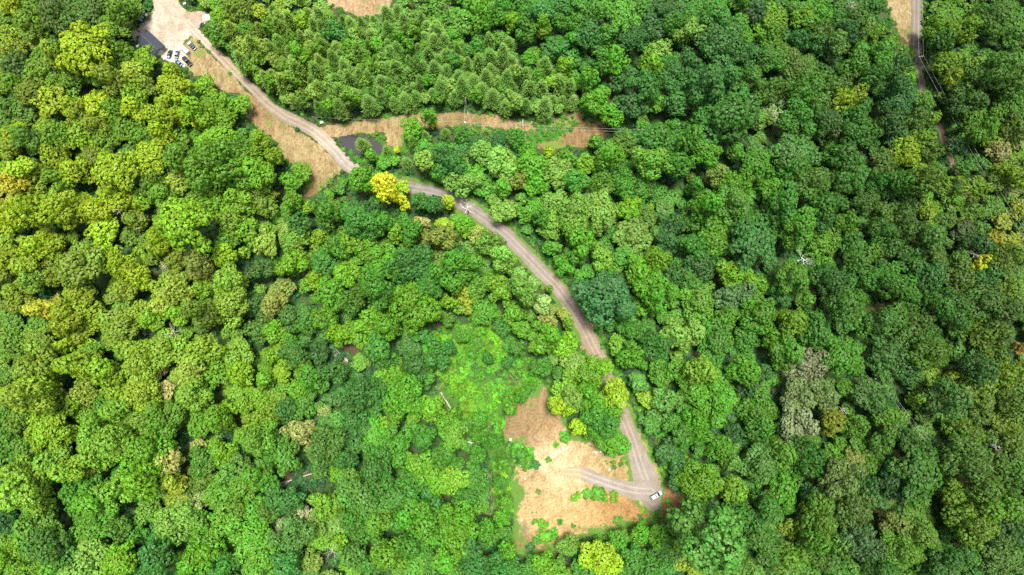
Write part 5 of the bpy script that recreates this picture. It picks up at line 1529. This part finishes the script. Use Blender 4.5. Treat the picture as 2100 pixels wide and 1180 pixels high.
def vehicle(kind, px, py, p_front, p_rear, paint, label, L=None, hoodmat=None, bodywork="suv"):
    f = np.array(ground_at(*p_front, .8)); r = np.array(ground_at(*p_rear, .8))
    c = (f + r) / 2 if px is None else np.array(ground_at(px, py, .8))
    rz = math.atan2(f[1] - r[1], f[0] - r[0])
    e = empty(kind, (c[0], c[1], float(height(*c)) + .09), rz)
    tag(e, label, {"pickup_truck": "pickup"}.get(kind, "car"), None)
    P_ = M[paint]
    h = (L or 4.7) / 2
    if bodywork == "pickup":
        hw = .98
        g = Geo()
        g.loft([rr(x, w, z0, z1) for x, w, z0, z1 in ((-.45, hw - .02, .42, 1.12), (.9, hw, .4, 1.14), (h - .7, hw - .02, .42, 1.1), (h - .15, hw - .1, .45, 1.0), (h, hw - .25, .5, .85))])
        g.build("body", P_, e)
        for s in (-1, 1):
            g = Geo(); g.box((-.45 - (h - .5) / 2, s * (hw - .07), .82), (h - .5, .12, .62), bevel=.03); g.build("bed_side", P_, e)
        g = Geo(); g.box((-h + .06, 0, .82), (.1, 2 * hw - .05, .62), bevel=.03); tg_ = g.build("tailgate", P_, e)
        g = Geo(); g.box((-.45 - (h - .5) / 2, 0, .62), (h - .5, 2 * hw - .26, .08)); g.build("bed_floor", M["rubber"], e)
        cabin(e, -.5, 1.35, .62, .18, hw, 1.12, 1.72, P_)
        lights(e, h - .08, -h + .02, hw, .82)
        wheels(e, (-h + 1.05, h - 1.0), hw, .42)
    else:
        hw = .92 if bodywork == "suv" else .86
        belt = 1.02 if bodywork == "suv" else .88
        top = 1.68 if bodywork == "suv" else 1.40
        g = Geo()
        if bodywork == "suv":
            S_ = ((-h, hw - .2, .45, .95), (-h + .2, hw - .04, .38, belt), (0, hw, .34, belt), (h - 1.0, hw, .35, belt), (h - .35, hw - .06, .38, .93), (h - .08, hw - .2, .42, .78), (h, hw - .34, .45, .68))
        else:
            S_ = ((-h, hw - .22, .4, .75), (-h + .25, hw - .06, .32, belt), (0, hw, .28, belt), (h - 1.1, hw, .3, belt - .02), (h - .4, hw - .07, .32, .74), (h - .1, hw - .2, .36, .62), (h, hw - .34, .4, .55))
        g.loft([rr(*q) for q in S_]); g.build("body", P_, e, smooth=False)
        if hoodmat:
            g = Geo(); g.box((h - .75, 0, belt + .0), (1.05, 2 * hw - .3, .05), bevel=.02); g.build("hood", M[hoodmat], e)
        cabin(e, -h + (.12 if bodywork == "suv" else .55), h - 1.05, 1.0, .42 if bodywork == "suv" else .65, hw, belt - .02, top, P_, sunroof=bodywork == "suv")
        lights(e, h - .14, -h + .04, hw, .72 if bodywork == "suv" else .58)
        g = Geo(); g.box((h - .02, 0, .42), (.12, 2 * hw - .5, .16), bevel=.04); g.build("bumper", M["rubber"], e)
        g = Geo(); g.box((-h + .0, 0, .46), (.14, 2 * hw - .3, .2), bevel=.04); g.build("bumper", M["rubber"], e)
        wheels(e, (-h + .95, h - .95), hw, .35)
    return e


def c8(x, y):      # from the enlarged view of the yard
    return (260 + x / 7.865, y / 7.865)


def c12(x, y):
    return (1280 + x / 11.8, 960 + y / 11.8)


vehicle("parked_car", *c12(772, 665), c12(890, 600), c12(650, 735), "white_paint", "white car with dark windows parked on the gravel of the turning place", L=5.1)
vehicle("parked_car", *c8(812, 868), c8(832, 800), c8(795, 940), "silver_paint", "silver hatchback parked in the middle of the gravel yard", L=4.3, bodywork="car")
vehicle("pickup_truck", *c8(972, 990), c8(905, 920), c8(1042, 1062), "charcoal_paint", "black pickup truck with an open bed beside the hay field", L=5.7, bodywork="pickup")
vehicle("parked_car", *c8(1050, 740), c8(1000, 690), c8(1105, 795), "teal_paint", "dark teal car with a white front end on the yard's grass edge", L=4.6, hoodmat="white_paint")
vehicle("parked_car", *c8(692, 866), c8(705, 822), c8(680, 910), "olive_paint", "dark olive car parked next to the barn's end wall", L=4.0, bodywork="car")
vehicle("parked_car", *c8(832, 1012), c8(800, 985), c8(866, 1040), "blue_paint", "blue-grey car half hidden under the trees by the yard", L=4.2, bodywork="car")

# white covered trailer
x, y = map(float, ground_at(*c8(950, 818), .9)); a0 = np.array(ground_at(*c8(890, 765), .9)); a1 = np.array(ground_at(*c8(1012, 880), .9))
E = empty("cargo_trailer", (x, y, float(height(x, y)) + .09), math.atan2(*(a1 - a0)[::-1]))
tag(E, "white box trailer parked between the silver hatchback and the black pickup", "trailer")
g = Geo(); g.box((0, 0, 1.25), (4.0, 1.9, 1.6), bevel=.12); g.build("body", M["white_plastic"], E)
g = Geo(); g.box((0, 0, .40), (4.0, 1.7, .12)); g.build("frame", M["steel"], E)
g = Geo(); g.tube([(2.0, .5, .42), (3.1, 0, .42), (2.0, -.5, .42)], .05, 6); g.build("drawbar", M["steel"], E)
g = Geo(); g.box((2.02, 0, 1.25), (.05, 1.3, 1.2), bevel=.02); g.build("door", M["trim"], E)
wheels(E, (-.3,), 1.0, .33)

# barrels, boxes and boards
for (bx, by), mt, lb in ((c8(664, 884), "blue_plastic", "blue plastic barrel by the dark olive car"), (c8(685, 930), "blue_plastic", "blue plastic barrel at the yard's tree edge"), (c8(245, 342), "blue_plastic", "blue plastic barrel beside the white junk pile")):
    x, y = map(float, ground_at(bx, by, .5))
    E = empty("barrel", (x, y, float(height(x, y)) + .09)); tag(E, lb, "barrel", "barrels of the yard")
    g = Geo(); g.cyl((0, 0, .55), .46, 1.1, n=18); [g.cyl((0, 0, z), .49, .06, n=18) for z in (.36, .74)]; g.build("body", M[mt], E)
    g = Geo(); g.cyl((0, 0, 1.115), .42, .03, n=18); g.build("lid", M["white_plastic"], E)
for k, ((bx, by), sz, mt, lb, rz) in enumerate((
    (c8(240, 300), (1.9, 1.5, .7), "white_plastic", "white crate heaped at the yard's tree edge", .5), (c8(215, 318), (1.3, 1.0, .5), "white_plastic", "small white crate beside the bigger one", .9), (c8(255, 325), (1.2, .8, .4), "lumber", "low wooden crate beside the white crates", .1),
    (c8(325, 255), (1.0, .9, 1.0), "white_plastic", "lone white bin under the trees above the barn", .3), (c8(940, 70), (1.2, .8, .9), "galvanised", "grey bin on the orange soil at the yard's top", .4),
    (c8(190, 750), (1.6, 1.0, .9), "white_plastic", "white box standing at the barn's back corner", .8), (c8(620, 945), (1.7, .9, .6), "galvanised", "grey box near the barrels by the trees", .6), (c8(645, 915), (.9, .9, .7), "white_plastic", "white box near the barrels by the trees", .2),
    (c8(640, 790), (.9, .7, 1.0), "trim", "pale box at the barn's near corner", .7), (c8(925, 1070), (1.1, .8, .5), "white_plastic", "white box on the gravel below the black pickup", .5))):
    x, y = map(float, ground_at(bx, by, .4))
    E = empty("storage_box", (x, y, float(height(x, y)) + .09), rz); tag(E, lb, "box", "boxes and bins of the yard")
    g = Geo(); g.box((0, 0, sz[2] / 2), sz, bevel=.03); g.build("body", M[mt], E)
    g = Geo(); g.box((0, 0, sz[2] + .03), (sz[0] + .06, sz[1] + .06, .06), bevel=.02); g.build("lid", M[mt], E)
for k, (p0, p1, lb) in enumerate((((285, 36), (296, 28), "long white board leaning on the junk pile"), ((296, 42), (300, 50), "short board on the pale gravel by the junk pile"))):
    a = np.array(ground_at(*p0, .4)); b = np.array(ground_at(*p1, .4)); c = (a + b) / 2
    g = Geo(); g.box((0, 0, 0), (float(np.linalg.norm(b - a)), .3, .08), bevel=.01)
    o = g.build("board", M["white_plastic"], None, (c[0], c[1], float(height(*c)) + .3), math.atan2(*(b - a)[::-1])); tag(o, lb, "board", "boards of the yard")
# concrete slab
x, y = map(float, ground_at(*c8(1282, 285), .3))
g = Geo(); g.box((0, 0, 0), (3.4, 3.2, .3), bevel=.03)
o = g.build("concrete_pad", M["concrete"], None, (x, y, float(height(x, y)) + .2), .15); tag(o, "square pale concrete pad at the yard's far exit", "pad")
# white culvert marker where the strip leaves the fork
x, y = map(float, ground_at(660, 252, .4))
E = empty("pump_box", (x, y, float(height(x, y)) + .05), .2); tag(E, "small white utility box at the start of the mown strip", "box")
g = Geo(); g.box((0, 0, .4), (1.4, .9, .8), bevel=.05); g.build("body", M["white_plastic"], E)
g = Geo(); g.box((0, 0, .83), (1.5, 1.0, .06), bevel=.02); g.build("lid", M["white_plastic"], E)


# ------------------------------------------------------------------ power lines
def pole(px_top, py_top, h, label, arm=True, mat="pole_wood", arm_rz=0.0, can=False):
    x, y = map(float, ground_at(px_top, py_top, h))
    z = float(height(x, y))
    E = empty("utility_pole", (x, y, z)); tag(E, label, "pole", "utility poles")
    g = Geo(); g.tube([(0, 0, -.5), (0, 0, h * .5), (0, 0, h)], [.2, .17, .13], 8); g.build("shaft", M[mat], E)
    if arm:
        g = Geo(); g.box((0, 0, h - .5), (2.4, .14, .14), arm_rz); cr = g.build("crossarm", M[mat], E)
        for s in (-1, 1):
            g = Geo(); g.cyl((s * 1.05 * math.cos(arm_rz), s * 1.05 * math.sin(arm_rz), h - .34), .07, .22, n=8); g.build("insulator", M["white_plastic"], E)
    if can:
        g = Geo(); g.cyl((.35, 0, h - 1.2), .3, .9, n=14); g.build("transformer", M["galvanised"], E)
    return Vector((x, y, z + h - .25))


def wire(a, b, label, sag=.8, rad=.018, off=(0, 0, 0)):
    a = Vector(a) + Vector(off); b = Vector(b) + Vector(off)
    g = Geo()
    g.tube([a.lerp(b, t) - a * 0 - Vector((0, 0, 4 * sag * t * (1 - t))) - a for t in [i / 12 for i in range(13)]], rad, 4)
    o = g.build("power_line", M["wire"], None, a); tag(o, label, "wire", "power line wires")


pA = pole(954, 201, 11.5, "slim pale utility pole rising from the mown strip", arm=False, mat="galvanised")
pB = pole(952, 250, 9.0, "short pole with a pale transformer beside the mown strip", arm=False, can=True, mat="galvanised")
pC = pole(1330, 266, 10.0, "utility pole hidden among the trees right of the brown bare patch", arm=False)
pD = pole(640, 240, 9.0, "utility pole among the pines above the road fork", arm=False)
wire(pB, pC, "pale wire from the transformer pole to the right over the green flat")
wire(pB, pC, "second pale wire running just under the first over the green flat", off=(0, -.8, -.9))
wire(pD, pB, "pale wire running along the mown strip from the road fork")
wire(pA, pB, "short pale wire between the two pale poles", sag=.2)
q1 = pole(1890, 115, 11.0, "wooden utility pole with a crossarm beside the far gravel road", arm_rz=.15)
q0 = pole(1889, -60, 11.0, "wooden utility pole just beyond the top edge on the far road", arm_rz=.15)
q2 = pole(2120, 512, 11.0, "wooden utility pole beyond the right edge at the line's end", arm_rz=.6)
for s, w_ in ((-1, "left"), (1, "right")):
    wire(q0, q1, f"{w_} wire of the pair along the far gravel road", sag=.6, off=(s * 1.0, .1 * s, .1), rad=.02)
    wire(q1, q2, f"{w_} wire of the pair crossing the wood on the right", sag=1.2, off=(s * .9, .4 * s, .1), rad=.02)
q3 = pole(1928, 934, 9.0, "small crossarm pole in the narrow cut of the lower right wood", arm_rz=.5)
q4 = pole(1800, 775, 9.0, "small pole hidden by crowns at the cut's upper end", arm_rz=.5)
for s, w_ in ((-1, "left"), (1, "right")):
    wire(q4, q3, f"{w_} wire of the pair in the lower right cut", sag=.5, off=(s * .7, .35 * s, .1), rad=.022)

# ------------------------------------------------------------------ light
w = bpy.data.worlds.new("World"); scene.world = w; w.use_nodes = True
nt = w.node_tree; nt.nodes.clear()
SUN_EL, SUN_AZ = math.radians(86), math.radians(40)      # almost overhead
sky = nt.nodes.new("ShaderNodeTexSky"); sky.sky_type = "NISHITA"; sky.sun_disc = False
sky.sun_elevation = SUN_EL; sky.sun_rotation = SUN_AZ
sky.air_density = 1.0; sky.dust_density = 5.0; sky.ozone_density = 1.0; sky.altitude = 200
bg = nt.nodes.new("ShaderNodeBackground"); bg.inputs["Strength"].default_value = 0.062
wo = nt.nodes.new("ShaderNodeOutputWorld")
nt.links.new(sky.outputs[0], bg.inputs["Color"]); nt.links.new(bg.outputs[0], wo.inputs[0])
sl = bpy.data.lights.new("sun", "SUN"); sl.energy = 2.7; sl.angle = math.radians(13); sl.color = (1.0, 0.95, 0.86)
so = bpy.data.objects.new("sun", sl); COL.objects.link(so)
dv = Vector((math.sin(SUN_AZ) * math.cos(SUN_EL), math.cos(SUN_AZ) * math.cos(SUN_EL), math.sin(SUN_EL)))
so.rotation_euler = dv.to_track_quat("Z", "Y").to_euler()
so.location = (0, 0, 400)

scene.view_settings.view_transform = "Standard"
scene.view_settings.look = "None"
scene.view_settings.gamma = 1.0
scene.view_settings.exposure = 1.68
scene.render.film_transparent = False
scene.cycles.max_bounces = 6
scene.cycles.diffuse_bounces = 3
scene.cycles.transmission_bounces = 3
scene.cycles.use_denoising = False
print("trees solo", len(solo), "pines", len(pines), "mass", len(mass), "fill", len(fill))
